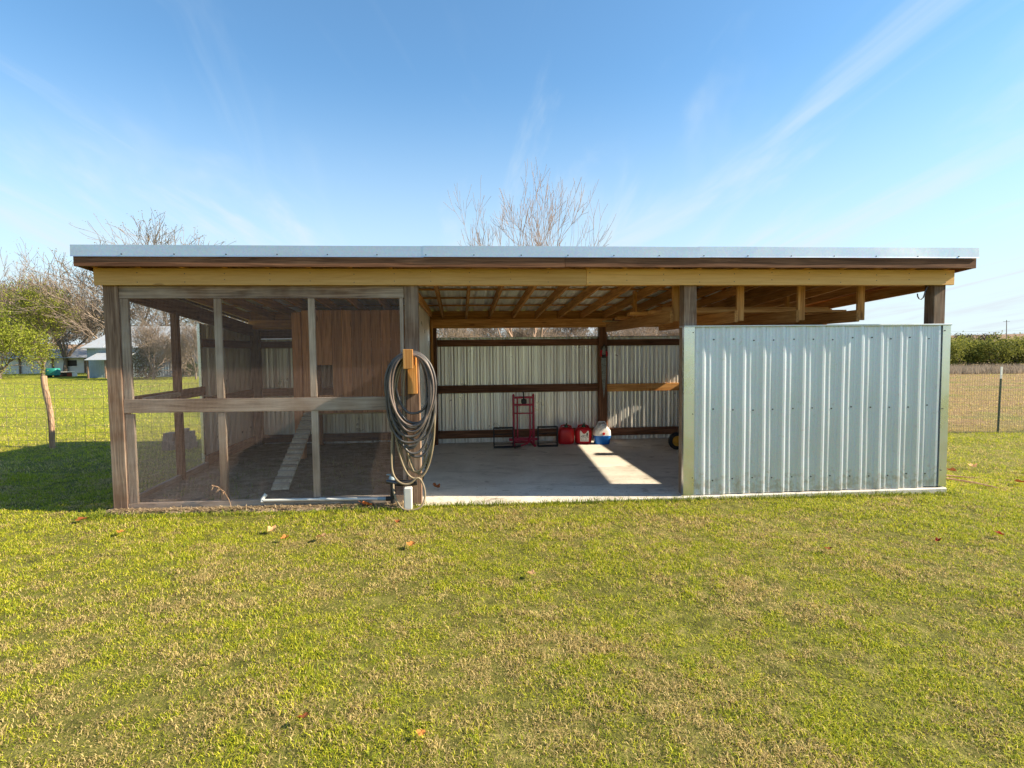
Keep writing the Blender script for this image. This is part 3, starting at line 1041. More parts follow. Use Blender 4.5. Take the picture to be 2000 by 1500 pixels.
dk = [(2.985, 0.265, 1.690, 0.955, -0.165, -0.01), (3.0, 0.245, 1.70, 0.985, -0.155, 0.03), (2.995, 0.225, 1.692, 0.84, -0.172, -0.03), (2.99, 0.235, 1.685, 0.935, -0.188, 0.02), (2.965, 0.215, 1.695, 0.905, -0.150, 0.03),
      (2.99, 0.250, 1.70, 0.78, -0.135, -0.03), (3.0, 0.195, 1.688, 1.075, -0.178, 0.02), (2.985, 0.185, 1.694, 0.72, -0.110, -0.02), (3.0, 0.23, 1.70, 0.80, -0.125, 0.04), (2.98, 0.255, 1.695, 0.89, -0.14, 0.0), (2.99, 0.215, 1.69, 0.67, -0.115, 0.02), (2.97, 0.24, 1.70, 0.74, -0.13, -0.02), (3.01, 0.225, 1.695, 0.62, -0.10, 0.03)]
pts = hang_loops(dk)
pts += smooth_path([(2.93, -0.11, 1.685), (2.82, -0.10, 1.45), (2.79, -0.09, 1.1), (2.80, -0.08, 0.8), (2.79, -0.07, 0.56), (2.775, -0.07, 0.42)])
hose1 = MB().tube(pts, 0.0128, 9).build('garden_hose', HOSE_DK, None, True)
tag(hose1, 'dark charcoal garden hose coiled on the timber bracket, upper coils', 'hose')
pk = [(2.985, 0.20, 1.672, 0.90, -0.205, 0.02), (2.995, 0.235, 1.674, 0.965, -0.212, 0.015)]
hose2 = MB().tube(hang_loops(pk), 0.0115, 9).build('garden_hose', HOSE_PK, None, True)
tag(hose2, 'faded pinkish grey hose looped in front of the dark coil', 'hose')
tn = [(3.02, 0.21, 1.678, 0.47, -0.085, 0.0), (3.045, 0.165, 1.676, 0.44, -0.100, 0.02), (3.03, 0.13, 1.680, 0.45, -0.07, 0.0), (3.0, 0.225, 1.684, 0.40, -0.12, 0.03)]
pts = hang_loops(tn)
# the last turn swings low and comes back up to the tap
pts += smooth_path([(2.97, -0.135, 1.69), (2.84, -0.14, 1.45), (2.80, -0.14, 0.95), (2.78, -0.15, 0.62), (2.80, -0.17, 0.46), (2.87, -0.18, 0.375), (2.96, -0.18, 0.365), (3.04, -0.17, 0.42),
        (3.09, -0.16, 0.36), (3.115, -0.19, 0.25), (3.085, -0.24, 0.15), (3.0, -0.26, 0.113), (2.90, -0.255, 0.125), (2.84, -0.22, 0.19), (2.80, -0.17, 0.28), (2.79, -0.12, 0.35)])
hose3 = MB().tube(pts, 0.0105, 9).build('garden_hose', HOSE_TN, None, True)
tag(hose3, 'tan garden hose hanging in long loops almost to the ground', 'hose')

wp = thing('water_pipe', (2.75, -0.08, 0.13), 'white water pipe with tap running along the foot of the screen', 'water pipe')
wpp = lambda mb, n, m, sm=True: part(mb, n, m, None, sm, wp)
wpp(MB().tube([(1.47, -0.035, 0.205), (2.02, -0.035, 0.198), (2.72, -0.05, 0.185)], 0.0145, 10), 'pipe', PVC)
wpp(MB().tube([(1.455, -0.035, 0.186), (1.456, -0.02, 0.215), (1.487, 0.0, 0.262)], 0.019, 10), 'elbow', PVC)
wpp(MB().tube([(2.03, -0.035, 0.198), (2.08, -0.036, 0.197)], 0.019, 10), 'coupling', PVC)
wpp(MB().tube([(2.62, -0.048, 0.187), (2.70, -0.05, 0.185)], 0.0185, 10), 'coupling', BLUE_P)
wpp(MB().tube([(2.775, -0.055, 0.10), (2.775, -0.055, 0.36)], 0.026, 12), 'riser', BLACK)
wpp(MB().tube([(2.705, -0.052, 0.186), (2.775, -0.055, 0.186)], 0.024, 10), 'tee', BLACK)
vb = wpp(MB().tube([(2.77, -0.06, 0.35), (2.77, -0.06, 0.40), (2.765, -0.06, 0.43)], [0.032, 0.036, 0.018], 12), 'valve_body', BLUE_P)
wpp(MB().tube([(2.72, -0.075, 0.375), (2.83, -0.10, 0.355)], 0.026, 12), 'valve_outlet', STEEL)
part(MB().bar((2.715, -0.06, 0.44), (2.76, -0.06, 0.435), 0.02, 0.012), 'valve_handle', BLUE_P, None, False, vb)
wpp(MB().tube([(2.83, -0.10, 0.355), (3.0, -0.12, 0.362), (3.03, -0.12, 0.366)], 0.031, 12), 'sleeve', RUBBER)
cp = MB()
cp.box(2.905, 2.987, -0.235, -0.155, 0.02, 0.335, 0.01)
o = cp.build('pipe_post', PVC)
tag(o, 'short white square plastic post at the foot of the middle post', 'post')

# ------------------------------------------------------------------ things on the slab
lift = thing('mower_lift', (4.555, 3.6, 0.10), 'crimson mower lift with two black wheel trays standing by the back wall', 'mower lift')
lp = lambda mb, n, m, sm=False: part(mb, n, m, None, sm, lift)
for x in (4.385, 4.725):
    lp(MB().box(x - 0.019, x + 0.019, 3.61, 3.65, 0.13, 0.96, 0.004), 'upright', RED_F)
    lp(MB().box(x - 0.012 + (0.062 if x < 4.5 else -0.062), x + 0.012 + (0.062 if x < 4.5 else -0.062), 3.58, 3.605, 0.16, 0.93, 0.004), 'lift_rail', RED_F)
    lp(MB().tube([(x, 3.63, 0.955), (x, 3.63, 0.985)], [0.022, 0.008], 10), 'post_cap', RED_F, True)
    lp(MB().box(x - 0.022, x + 0.022, 3.45, 3.85, 0.1005, 0.128, 0.004), 'base_foot', RED_F)
for z, h in ((0.925, 0.035), (0.80, 0.035), (0.655, 0.022), (0.225, 0.04)):
    lp(MB().box(4.40, 4.71, 3.572 + (0.01 if h < .03 else 0), 3.61, z - h / 2, z + h / 2, 0.003), 'crossbar', RED_F)
lp(MB().box(4.30, 4.81, 3.555, 3.60, 0.19, 0.235, 0.004), 'carriage_bar', RED_F)
lp(MB().box(4.40, 4.71, 3.70, 3.74, 0.1285, 0.16, 0.004), 'base_bar', RED_F)
lp(MB().bar((4.68, 3.54, 0.36), (4.60, 3.42, 0.17), 0.024, 0.024), 'pedal_arm', RED_F)
lp(MB().bar((4.60, 3.42, 0.172), (4.47, 3.33, 0.142), 0.022, 0.022), 'pedal_bar', RED_F)
lp(MB().bar((4.475, 3.334, 0.143), (4.355, 3.285, 0.128), 0.036, 0.036, bev=0.01), 'pedal_grip', BLACK)
lp(MB().box(4.515, 4.60, 3.53, 3.60, 0.82, 0.90, 0.008), 'winch', BLACK)
lp(MB().tube([(4.555, 3.56, 0.89), (4.55, 3.55, 1.0), (4.535, 3.54, 1.03)], 0.012, 8), 'winch_hook', BLACK, True)
for s0, s1 in ((4.035, 4.355), (4.775, 5.10)):
    tr = MB()
    for y in (3.40, 3.47):
        for z in (0.115, 0.435):
            tr.bar((s0, y, z), (s1, y, z), 0.02, 0.02)
    for xx in (s0, s1):
        for y in (3.40, 3.47):
            tr.bar((xx, y, 0.105), (xx, y, 0.445), 0.016, 0.016)
        tr.bar((xx, 3.40, 0.115), (xx, 3.47, 0.115), 0.016, 0.016)
        tr.bar((xx, 3.40, 0.435), (xx, 3.47, 0.435), 0.016, 0.016)
    tr.bar((s0, 3.40, 0.335), (s1, 3.40, 0.335), 0.012, 0.012)
    tr.bar((s0, 3.40, 0.17), (s1, 3.40, 0.17), 0.012, 0.012)
    lp(tr, 'wheel_tray', BLACK)
    lp(MB().box(min(s1, 4.36) if s0 < 4.3 else 4.74, 4.40 if s0 < 4.3 else 4.775, 3.60, 3.63, 0.19, 0.22), 'tray_arm', RED_F)


def superring(cx, cy, z, a, b, n=28, e=3.2, notch=0.0):
    r = []
    for k in range(n):
        t = 2 * math.pi * k / n
        c, s = math.cos(t), math.sin(t)
        x = math.copysign(abs(c) ** (2 / e), c) * a
        y = math.copysign(abs(s) ** (2 / e), s) * b
        if notch and s < 0 and abs(x) < a * 0.35:
            y += notch * (1 - (x / (a * .35)) ** 2)
        r.append((cx + x, cy + y, z))
    return r


def gas_can(cx, cy, label, with_label):
    t = thing('fuel_can', (cx, cy, 0.10), label, 'fuel can', 'red fuel cans by the back wall')
    z0 = 0.1005
    prof = [(0.0, .118, .085, .0), (0.012, .132, .098, .012), (0.06, .140, .104, .02), (0.10, .142, .106, .012), (0.19, .143, .106, .0), (0.235, .138, .102, 0),
            (0.265, .122, .09, 0), (0.285, .095, .07, 0), (0.292, .06, .05, 0)]
    part(MB().loft([superring(cx, cy, z0 + z, a, b, 36, 3.4, nn) for z, a, b, nn in prof]), 'tank', RED_C, None, True, t)
    part(MB().tube([(cx - 0.095, cy, z0 + 0.262), (cx - 0.075, cy, z0 + 0.312), (cx - 0.02, cy, z0 + 0.322), (cx + 0.03, cy, z0 + 0.318), (cx + 0.085, cy, z0 + 0.30), (cx + 0.105, cy, z0 + 0.262)], 0.014, 10), 'handle', RED_C, None, True, t)
    cap_ = part(MB().tube([(cx, cy - 0.035, z0 + 0.27), (cx, cy - 0.045, z0 + 0.312), (cx, cy - 0.05, z0 + 0.325)], [0.034, 0.034, 0.026], 14), 'cap', GREEN_C, None, True, t)
    part(MB().tube([(cx, cy - 0.045, z0 + 0.31), (cx + 0.004, cy - 0.06, z0 + 0.345), (cx + 0.006, cy - 0.06, z0 + 0.365)], [0.014, 0.012, 0.009], 10), 'spout', GREEN_C, None, True, cap_)
    if with_label:
        yf = cy - 0.1085
        poly = [(-.075, .05), (.072, .045), (.078, .215), (.062, .235), (.025, .19), (-.005, .175), (-.03, .19), (-.068, .24), (-.078, .21)]
        lb = part(MB().prism(poly, (cx, yf, z0), (1, 0, 0), (0, 0, 1), (0, 0.004, 0)), 'label_sticker', LABEL_W, None, False, t)
        pr_ = MB()
        random.seed(9)
        for row in range(5):
            x_ = -0.062
            while x_ < 0.05:
                w_ = random.uniform(.008, .03)
                if random.random() < .7:
                    pr_.box(cx + x_, cx + x_ + w_, yf - 0.0022, yf - 0.0004, z0 + 0.065 + row * 0.022, z0 + 0.072 + row * 0.022 + (0.008 if row == 3 else 0), 0.0003)
                x_ += w_ + random.uniform(.004, .012)
        pr_.box(cx + 0.035, cx + 0.06, yf - 0.0022, yf - 0.0004, z0 + 0.15, z0 + 0.195, 0.0003)
        part(pr_, 'label_print', LABEL_D, None, False, lb)['kind'] = 'stuff'


gas_can(5.297, 3.72, 'plain red plastic fuel can next to the mower lift', False)
gas_can(5.600, 3.70, 'red plastic fuel can with a white label beside the cooler', True)

cool = thing('cooler', (5.91, 3.62, 0.10), 'small blue and white picnic cooler with a red button', 'cooler')
cz = 0.1005
cx, cy = 5.908, 3.62
part(MB().loft([superring(cx, cy, cz + z, a, b, 32, 4.5) for z, a, b in ((0, .118, .10), (.01, .126, .108), (.14, .142, .122))]), 'body', BLUE_C, None, True, cool)
tent = [(0.141, .144, .124), (.165, .146, .126), (.235, .140, .120), (.29, .095, .113), (.335, .055, .10), (.352, .03, .085)]
lid_ = part(MB().loft([superring(cx, cy, cz + z, a, b, 32, 4.2) for z, a, b in tent]), 'lid', WHITE_P, None, True, cool)
part(MB().loft([superring(cx, cy, cz + z, a, b, 32, 4.5) for z, a, b in ((.132, .1445, .1245), (.142, .1465, .1265), (.15, .1445, .1245))], False), 'rim', BLUE_C, None, True, cool)
for s in (-1, 1):
    part(MB().bar((cx + 0.146 * s, cy, cz + 0.17), (cx + 0.055 * s, cy - 0.002, cz + 0.375), 0.03, 0.012, bev=0.004), 'handle_arm', WHITE_P, None, False, cool)
part(MB().tube([(cx - 0.06, cy, cz + 0.376), (cx + 0.06, cy, cz + 0.376)], 0.012, 10), 'handle_grip', WHITE_P, None, True, cool)
part(MB().tube([(cx + 0.005, cy - 0.124, cz + 0.185), (cx + 0.005, cy - 0.137, cz + 0.185)], [0.024, 0.021], 16), 'button', RED_B, None, True, lid_)

# saw hanging on the back post
saw = thing('hanging_saw', (6.01, 3.9, 0.9), 'long grey blade with red and black grips hanging on the back post', 'saw')
part(MB().prism([(-.04, 0), (.04, 0), (.046, -.12), (.038, -.38), (.02, -.60), (.003, -.74), (-.012, -.60), (-.03, -.38), (-.042, -.12)], (6.02, 3.916, 1.60), (1, 0, 0), (0, 0, 1), (0, 0.006, 0)), 'blade', BLADE, None, False, saw)
part(MB().tube([(5.97, 3.905, 1.60), (5.965, 3.90, 1.66), (5.98, 3.90, 1.71)], 0.018, 10), 'grip', RED_C, None, True, saw)
part(MB().tube([(6.07, 3.905, 1.60), (6.075, 3.90, 1.66), (6.06, 3.90, 1.69)], 0.018, 10), 'grip', RED_C, None, True, saw)
part(MB().tube([(5.98, 3.90, 1.70), (5.985, 3.90, 1.77), (6.02, 3.90, 1.80), (6.06, 3.90, 1.775), (6.075, 3.90, 1.69)], 0.009, 8), 'hanging_loop', BLACK, None, True, saw)
part(MB().box(5.985, 6.055, 3.895, 3.915, 1.575, 1.63, 0.004), 'bolster', BLACK, None, False, saw)
part(MB().prism([(-.025, 0), (.03, 0), (.035, .10), (.01, .16), (-.03, .09)], (6.02, 3.905, 1.63), (1, 0, 0), (0, 0, 1), (0, 0.008, 0)), 'heel', BLADE, None, False, saw)

# cart whose wheel shows behind the front wall
cart = thing('yard_cart', (7.3, 2.9, 0.10), 'black tyred wheel with orange hub peeping out behind the front metal wall', 'cart')


def wheel(cx, cy, r, w):
    prof = [(-w, r * .62), (-w, r * .84), (-w * .75, r * .96), (0, r), (w * .75, r * .96), (w, r * .84), (w, r * .62), (w * .6, r * .58), (-w * .6, r * .58)]
    n = 36
    rings = [[(cx + math.cos(2 * math.pi * k / n) * rr, cy + yy, 0.1005 + r + math.sin(2 * math.pi * k / n) * rr) for yy, rr in prof] for k in range(n)]
    vs = [p for q in rings for p in q]; m_ = len(prof); fs = []
    for i in range(n):
        for k in range(m_):
            fs.append((i * m_ + k, ((i + 1) % n) * m_ + k, ((i + 1) % n) * m_ + (k + 1) % m_, i * m_ + (k + 1) % m_))
    wo = part(MB().add(vs, fs), 'wheel', RUBBER, None, True, cart)
    hb = MB().tube([(cx, cy - w * .55, .1005 + r), (cx, cy + w * .55, .1005 + r)], r * .585, 28)
    hb.tube([(cx, cy - w * 1.05, .1005 + r), (cx, cy - w * .5, .1005 + r)], [r * .2, r * .26], 16)
    hb.build('hub', HUB_Y, wo, True)
    return wo


wheel(6.94, 2.83, 0.142, 0.035)
for yy in (2.83, 3.28):
    wheel(7.75, yy, 0.142, 0.035)
part(MB().tube([(6.94, 2.80, .2425), (6.94, 3.06, .2425)], 0.012, 8), 'axle', STEEL, None, True, cart)
part(MB().tube([(7.75, 2.87, .2425), (7.75, 3.24, .2425)], 0.012, 8), 'axle', STEEL, None, True, cart)
part(MB().box(7.14, 7.66, 2.80, 3.32, 0.235, 0.42, 0.02), 'body', BLACK, None, False, cart)
part(MB().bar((6.9, 3.05, 0.255), (7.8, 3.05, 0.255), 0.05, 0.03), 'chassis', STEEL, None, False, cart)

# ------------------------------------------------------------------ fences
lf = thing('wire_fence', (-4.0, 4.15, 0.17), 'woven wire field fence on a crooked cedar post left of the shed', 'fence')


def strands(hs, x0, x1, dx, y, wr, zf, sag=0.0, wav=0.0, h0=0.02):
    m_ = MB()
    for h in hs:
        pts = [(x, y + 0.004 * math.sin(x * 3 + h * 9), zf(x) + h + sag * math.sin(x * 2.1 + h * 5)) for x in np.arange(x0, x1 + 0.01, 0.45)]
        m_.tube(pts, wr, 4, cap=False)
    x = x0
    while x < x1:
        pts = [(x + wav * math.sin(h * 11 + x * 3), y + 0.006, zf(x) + h) for h in np.linspace(h0, hs[-1], 7)]
        m_.tube(pts, wr * .9, 4, cap=False)
        x += dx
    return m_


zl = lambda x: float(gz(x, 4.15))
part(strands((.04, .14, .25, .37, .51, .67, .85, 1.08), -11.0, -0.06, 0.152, 4.15, 0.0026, zl, 0.012, 0.008), 'wire_mesh', WIRE_DK, None, False, lf, 'stuff')
pz = zl(-3.55)
cpts = [(-3.36, 4.21, pz - 0.1), (-3.36, 4.21, pz + 0.12), (-3.355, 4.21, pz + 0.35), (-3.365, 4.21, pz + 0.6), (-3.40, 4.21, pz + 0.85), (-3.43, 4.21, pz + 1.05), (-3.435, 4.21, pz + 1.21)]
part(MB().tube(smooth_path(cpts, 3), [0.046, 0.044, 0.043, 0.042, 0.044, 0.045, 0.043, 0.045, 0.046, 0.045, 0.043, 0.044, 0.046, 0.048, 0.046, 0.045, 0.046, 0.047, 0.044], 12), 'cedar_post', CEDAR, 'crooked pale cedar fence post', True, lf)
zr = lambda x: float(gz(x, 4.16))
rf = thing('wire_fence', (13.9, 4.16, 0.03), 'square mesh wire fence on a dark steel post right of the shed', 'fence')
part(strands(list(np.arange(0.03, 1.16, 0.1)), 9.02, 21.0, 0.0508, 4.16, 0.0019, zr, 0.006, 0.004), 'wire_mesh', WIRE_DK, None, False, rf, 'stuff')
for x in (13.95, 17.3):
    b0 = zr(x)
    tp = MB()
    tp.bar((x - 0.02, 4.185, b0 - 0.1), (x + 0.012, 4.185, b0 + 1.06), 0.035, 0.006, (0, 1, 0))
    tp.bar((x - 0.02, 4.20, b0 - 0.1), (x + 0.012, 4.20, b0 + 1.06), 0.006, 0.028, (0, 1, 0))
    pst = part(tp, 'steel_post', TP_GREEN, None, False, rf)
    tp = MB()
    tp.bar((x + 0.012, 4.185, b0 + 1.061), (x + 0.018, 4.185, b0 + 1.29), 0.036, 0.007, (0, 1, 0))
    tp.bar((x + 0.012, 4.20, b0 + 1.061), (x + 0.018, 4.20, b0 + 1.29), 0.007, 0.029, (0, 1, 0))
    part(tp, 'white_post_top', WHITE_P, None, False, pst)

# ------------------------------------------------------------------ blocks on the grass outside the run
stk = thing('block_stack', (-1.2, 3.95, 0.14), 'small stack of weathered blocks on the grass outside the hen run', 'blocks')
random.seed(21)


def rough_block(cx, cy, z0, sx, sy, sz, rz):
    bm = bmesh.new()
    bmesh.ops.create_cube(bm, size=1)
    bmesh.ops.subdivide_edges(bm, edges=bm.edges[:], cuts=1)
    c_, s_ = math.cos(rz), math.sin(rz)
    for v in bm.verts:
        x, y, z = v.co.x * sx, v.co.y * sy, v.co.z * sz
        x *= random.uniform(.9, 1.06); y *= random.uniform(.9, 1.06)
        if abs(v.co.z) < .4: x *= 1.05
        v.co = Vector((cx + x * c_ - y * s_, cy + x * s_ + y * c_, z0 + sz / 2 + z * random.uniform(.96, 1.0)))
    m_ = MB()
    bm.verts.index_update()
    m_.add([v.co for v in bm.verts], [[v.index for v in f.verts] for f in bm.faces])
    bm.free()
    return m_


for (cx_, cy_, z_, sx2, sy2, sz2, r_) in ((-1.32, 3.92, .13, .2, .24, .16, .1), (-1.08, 3.96, .13, .22, .24, .11, -.1), (-1.07, 3.95, .238, .22, .22, .10, .2),
                                          (-1.31, 3.93, .288, .17, .2, .13, -.2), (-1.08, 3.96, .336, .2, .2, .09, .05), (-1.12, 3.95, .424, .15, .17, .05, .3)):
    part(rough_block(cx_, cy_, z_, sx2, sy2, sz2, r_), 'block', CEMENT_B, None, False, stk)


# ------------------------------------------------------------------ trees
def frames(d):
    a = np.where(np.abs(d[:, 2:3]) < 0.9, np.array([[0, 0, 1.0]]), np.array([[1.0, 0, 0]]))
    u = np.cross(d, a); u /= np.linalg.norm(u, axis=1, keepdims=True)
    return u, np.cross(d, u)


def seg_mesh(segs, sides):
    S = np.array(segs)
    p0, p1, r0, r1 = S[:, 0:3], S[:, 3:6], S[:, 6], S[:, 7]
    d = p1 - p0; d /= np.maximum(np.linalg.norm(d, axis=1, keepdims=True), 1e-9)
    u, w = frames(d)
    V = []
    for p, r in ((p0, r0), (p1, r1)):
        for k in range(sides):
            a_ = 2 * math.pi * k / sides
            V.append(p + (u * math.cos(a_) + w * math.sin(a_)) * r[:, None])
    V = np.stack(V, 1)
    n = len(S)
    base = np.arange(n)[:, None] * (2 * sides)
    Q = []
    for k in range(sides):
        k2 = (k + 1) % sides
        Q.append(np.concatenate([base + k, base + k2, base + sides + k2, base + sides + k], 1))
    return V.reshape(-1, 3), np.concatenate(Q, 0)


def grow(seed, height, trunk_r, trunk_len, levels, kids, spread, up_bias, wander, lean=(0, 0), ratio=0.68, first=None, minr=0.004):
    """skeleton of a tree as segments: (p0, p1, r0, r1, level) and twig end points"""
    rn_ = random.Random(seed)
    segs = []; tips = []
    stack = [(Vector((0, 0, 0)), Vector((lean[0], lean[1], 1)).normalized(), trunk_len, trunk_r, 0)]
    while stack:
        p, d, ln, r, lv = stack.pop()
        n = 5 if lv == 0 else (4 if lv < 4 else 3)
        r_end = r * (0.72 if lv == 0 else 0.45)
        pts = [p.copy()]
        dirs = [d.copy()]
        for i in range(n):
            d = d + Vector((rn_.gauss(0, 1), rn_.gauss(0, 1), rn_.gauss(0, 1))) * wander * (0.35 if lv == 0 else 1)
            d.z += up_bias * (0.2 if lv == 0 else 1)
            d.normalize()
            p = p + d * ln / n
            pts.append(p.copy()); dirs.append(d.copy())
        for i in range(n):
            ra = r + (r_end - r) * i / n; rb_ = r + (r_end - r) * (i + 1) / n
            segs.append((*pts[i], *pts[i + 1], max(ra, minr), max(rb_, minr), lv))
        if lv < levels:
            nk = kids[lv] if lv < len(kids) else kids[-1]
            nk = max(1, nk + rn_.choice((-1, 0, 0, 1)))
            off = rn_.uniform(0, 6.28)
            for k in range(nk):
                f = 1.0 if (k == 0 and lv > 0) else rn_.uniform(0.35 if lv else 0.6, 1.0)
                i = min(n, max(1, int(round(f * n))))
                dd = dirs[i]
                az = off + k * 2.4 + rn_.uniform(-.4, .4)
                sp = spread[lv] if lv < len(spread) else spread[-1]
                ang = sp * rn_.uniform(.6, 1.25) * (0.4 if (k == 0 and lv > 0) else 1)
                o1 = dd.orthogonal().normalized(); o2 = dd.cross(o1)
                nd = dd * math.cos(ang) + (o1 * math.cos(az) + o2 * math.sin(az)) * math.sin(ang)
                rr = (r + (r_end - r) * i / n) * (0.82 if k == 0 else rn_.uniform(.5, .72))
                l0 = (first if (lv == 0 and first) else ln * ratio) * rn_.uniform(.75, 1.2)
                stack.append((pts[i], nd, l0, rr, lv + 1))
        else:
            tips.append(tuple(p))
    # scale to the wanted height
    zmax = max(s[5] for s in segs)
    k = height / zmax
    segs = [tuple(c * k for c in s[:6]) + (s[6], s[7], s[8]) for s in segs]
    tips = [tuple(c * k for c in t) for t in tips]
    return segs, np.array(tips)


def leaf_cloud(centers, per, sigma, size, colf, seed):
    r_ = np.random.default_rng(seed)
    n = len(centers) * per
    c = np.repeat(centers, per, 0) + r_.normal(0, 1, (n, 3)) * np.array(sigma)
    a_ = r_.normal(0, 1, (n, 3)); a_ /= np.linalg.norm(a_, axis=1, keepdims=True)
    b_ = r_.normal(0, 1, (n, 3)); b_ -= a_ * (a_ * b_).sum(1, keepdims=True); b_ /= np.linalg.norm(b_, axis=1, keepdims=True)
    sz = size * r_.uniform(.6, 1.4, (n, 1))
    V = np.stack([c - a_ * sz, c + b_ * sz * .42, c + a_ * sz, c - b_ * sz * .42], 1).reshape(-1, 3)
    T = np.arange(n * 4).reshape(-1, 4)
    cc = np.repeat(np.repeat(r_.random((len(centers), 1)), per, 0), 4, 0)
    col = colf(cc, np.repeat(r_.random((n, 1)), 4, 0))
    return V, T, col


def tree(name, label, cat, loc, segs, bark, tmat=None, leaves=None, group=None):
    t = thing(name, loc, label, cat, group)
    tr = [s for s in segs if s[8] <= 1]
    br = [s for s in segs if s[8] > 1]
    V, T = seg_mesh(tr, 7)
    npmesh('trunk', V, T, tmat or bark, None, t, True)
    V, T = seg_mesh(br, 3)
    npmesh('branches', V, T, bark, None, t)
    if leaves:
        V, T, c = leaves
        npmesh('crown', V, T, LEAFM, c, t)
    return t


def mixcol(c0, c1, f):
    return np.array(c0)[None] * (1 - f) + np.array(c1)[None] * f


# bare tree right behind the shed
segs, tips = grow(5, 6.6, 0.085, 1.5, 5, [9, 4, 4, 3, 3], [0.72, 0.55, 0.55, 0.55], 0.11, 0.13, ratio=0.63, first=2.9, minr=0.0045)
T_M = tree('bare_tree', 'slender bare tree with reddish twigs rising behind the middle of the shed roof', 'tree', (5.52, 9.2, 0.0), segs, BARK_R, BARK_R)
T_M.scale = (0.74, 0.74, 1.0)

# bare tree stock for the background
segA, tipA = grow(12, 14.8, 0.30, 3.2, 6, [6, 4, 4, 3, 3], [0.7, 0.6, 0.55, 0.5], 0.07, 0.16, ratio=0.72, first=4.8, minr=0.016)
segB, tipB = grow(23, 10.0, 0.20, 2.0, 6, [7, 4, 4, 3, 3], [0.75, 0.6, 0.6, 0.5], 0.06, 0.17, ratio=0.72, first=3.4, minr=0.014)
segC, tipC = grow(37, 6.0, 0.11, 0.8, 5, [8, 5, 4, 3, 3], [0.7, 0.55, 0.5, 0.5], 0.09, 0.18, ratio=0.72, first=2.2, minr=0.011)


def fewleaves(tips, frac, per, sig, size, seed, c0=(0.20, 0.15, 0.06), c1=(0.30, 0.22, 0.10)):
    r_ = np.random.default_rng(seed)
    t_ = tips[r_.random(len(tips)) < frac]
    return leaf_cloud(t_, per, sig, size, lambda a_, b_: mixcol(c0, c1, b_), seed)


def place(u, v_base, t):
    p = ray_at(u, v_base, t)
    return (p.x, p.y, float(gz(p.x, p.y)))


T_A = tree('bare_tree', 'tallest bare tree, behind the barn, topping the left end of the shed roof', 'tree', place(262, 735, 56), segA, BARK_P, BARK,
           fewleaves(tipA, 0.5, 3, (.12, .12, .12), .07, 3), 'bare trees left of the shed')
T_B = tree('bare_tree', 'bare greyish tree at the left edge of the picture behind the bright green tree', 'tree', place(20, 735, 64), segB, BARK_P, BARK,
           fewleaves(tipB, 0.25, 3, (.12, .12, .12), .06, 4), 'bare trees left of the shed')
T_B.scale = (1.15, 1.15, 1.4)
T_C = tree('bare_thicket_tree', 'low bare many-stemmed tree in front of the grey barn', 'tree', place(352, 738, 44), segC, BARK_P, BARK_P,
           fewleaves(tipC, 0.35, 3, (.2, .2, .2), .06, 5, (0.30, 0.20, 0.12), (0.42, 0.3, 0.2)))
T_C.scale = (.62, .62, .52)
T_A.scale = (1.2, 1.2, 1.06)
G = 'bare trees left of the shed'
copy_thing(T_A, place(345, 735, 58), 2.1, (1.1, 1.1, 1.05), 'bare tree right of the tallest one, its top over the screened run', G)
copy_thing(T_A, place(425, 735, 62), 4.0, (1.0, 1.0, .88), 'lower bare tree whose twigs end just above the roof over the screened run', G)
copy_thing(T_B, place(72, 735, 66), 1.0, (1.15, 1.15, 1.5), 'bare tree behind the tall green tree by the cedar post', G)
copy_thing(T_B, place(128, 735, 60), 2.2, (1.1, 1.1, 1.4), 'bare tree between the green tree and the grey barn', G)
copy_thing(T_B, place(182, 735, 70), 3.5, (1.1, 1.1, 1.15), 'bare tree right behind the left end of the grey barn roof', G)
copy_thing(T_B, place(-35, 735, 70), 5.0, (1.2, 1.2, 1.5), 'bare tree cut off by the left edge of the picture', G)
for i, (u, t, sx2, sz2) in enumerate(((300, 42, .5, .58), (383, 41, .42, .55))):
    copy_thing(T_B, place(u, 738, t), 1.1 + i * 1.7, (sx2, sx2, sz2), 'young bare tree in front of the grey barn, ' + ['left', 'right'][i] + ' of the pair', 'young bare trees in front of the barn')
for i, (u, t, sc2) in enumerate(((880, 58, .9), (965, 64, 1.0), (1040, 60, .85), (1110, 66, 1.05), (1200, 60, .9), (1275, 64, .95), (1345, 62, .8))):
    names = ['leftmost', 'second from left', 'third from left', 'middle', 'third from right', 'second from right', 'rightmost']
    copy_thing(T_B, place(u, 735, t), i * 1.3, (sc2, sc2, sc2 * .8), 'bare tree seen through the gap over the back wall, ' + names[i] + ' of that row', 'bare trees seen over the back wall')
for i, (u, t, sc2) in enumerate(((915, 46, .8), (1080, 48, .75), (1240, 46, .8))):
    copy_thing(T_C, place(u, 735, t), i * 2.0, (sc2, sc2, sc2), 'twiggy thicket tree seen through the gap over the back wall, ' + ['left', 'middle', 'right'][i] + ' one', 'bare trees seen over the back wall')

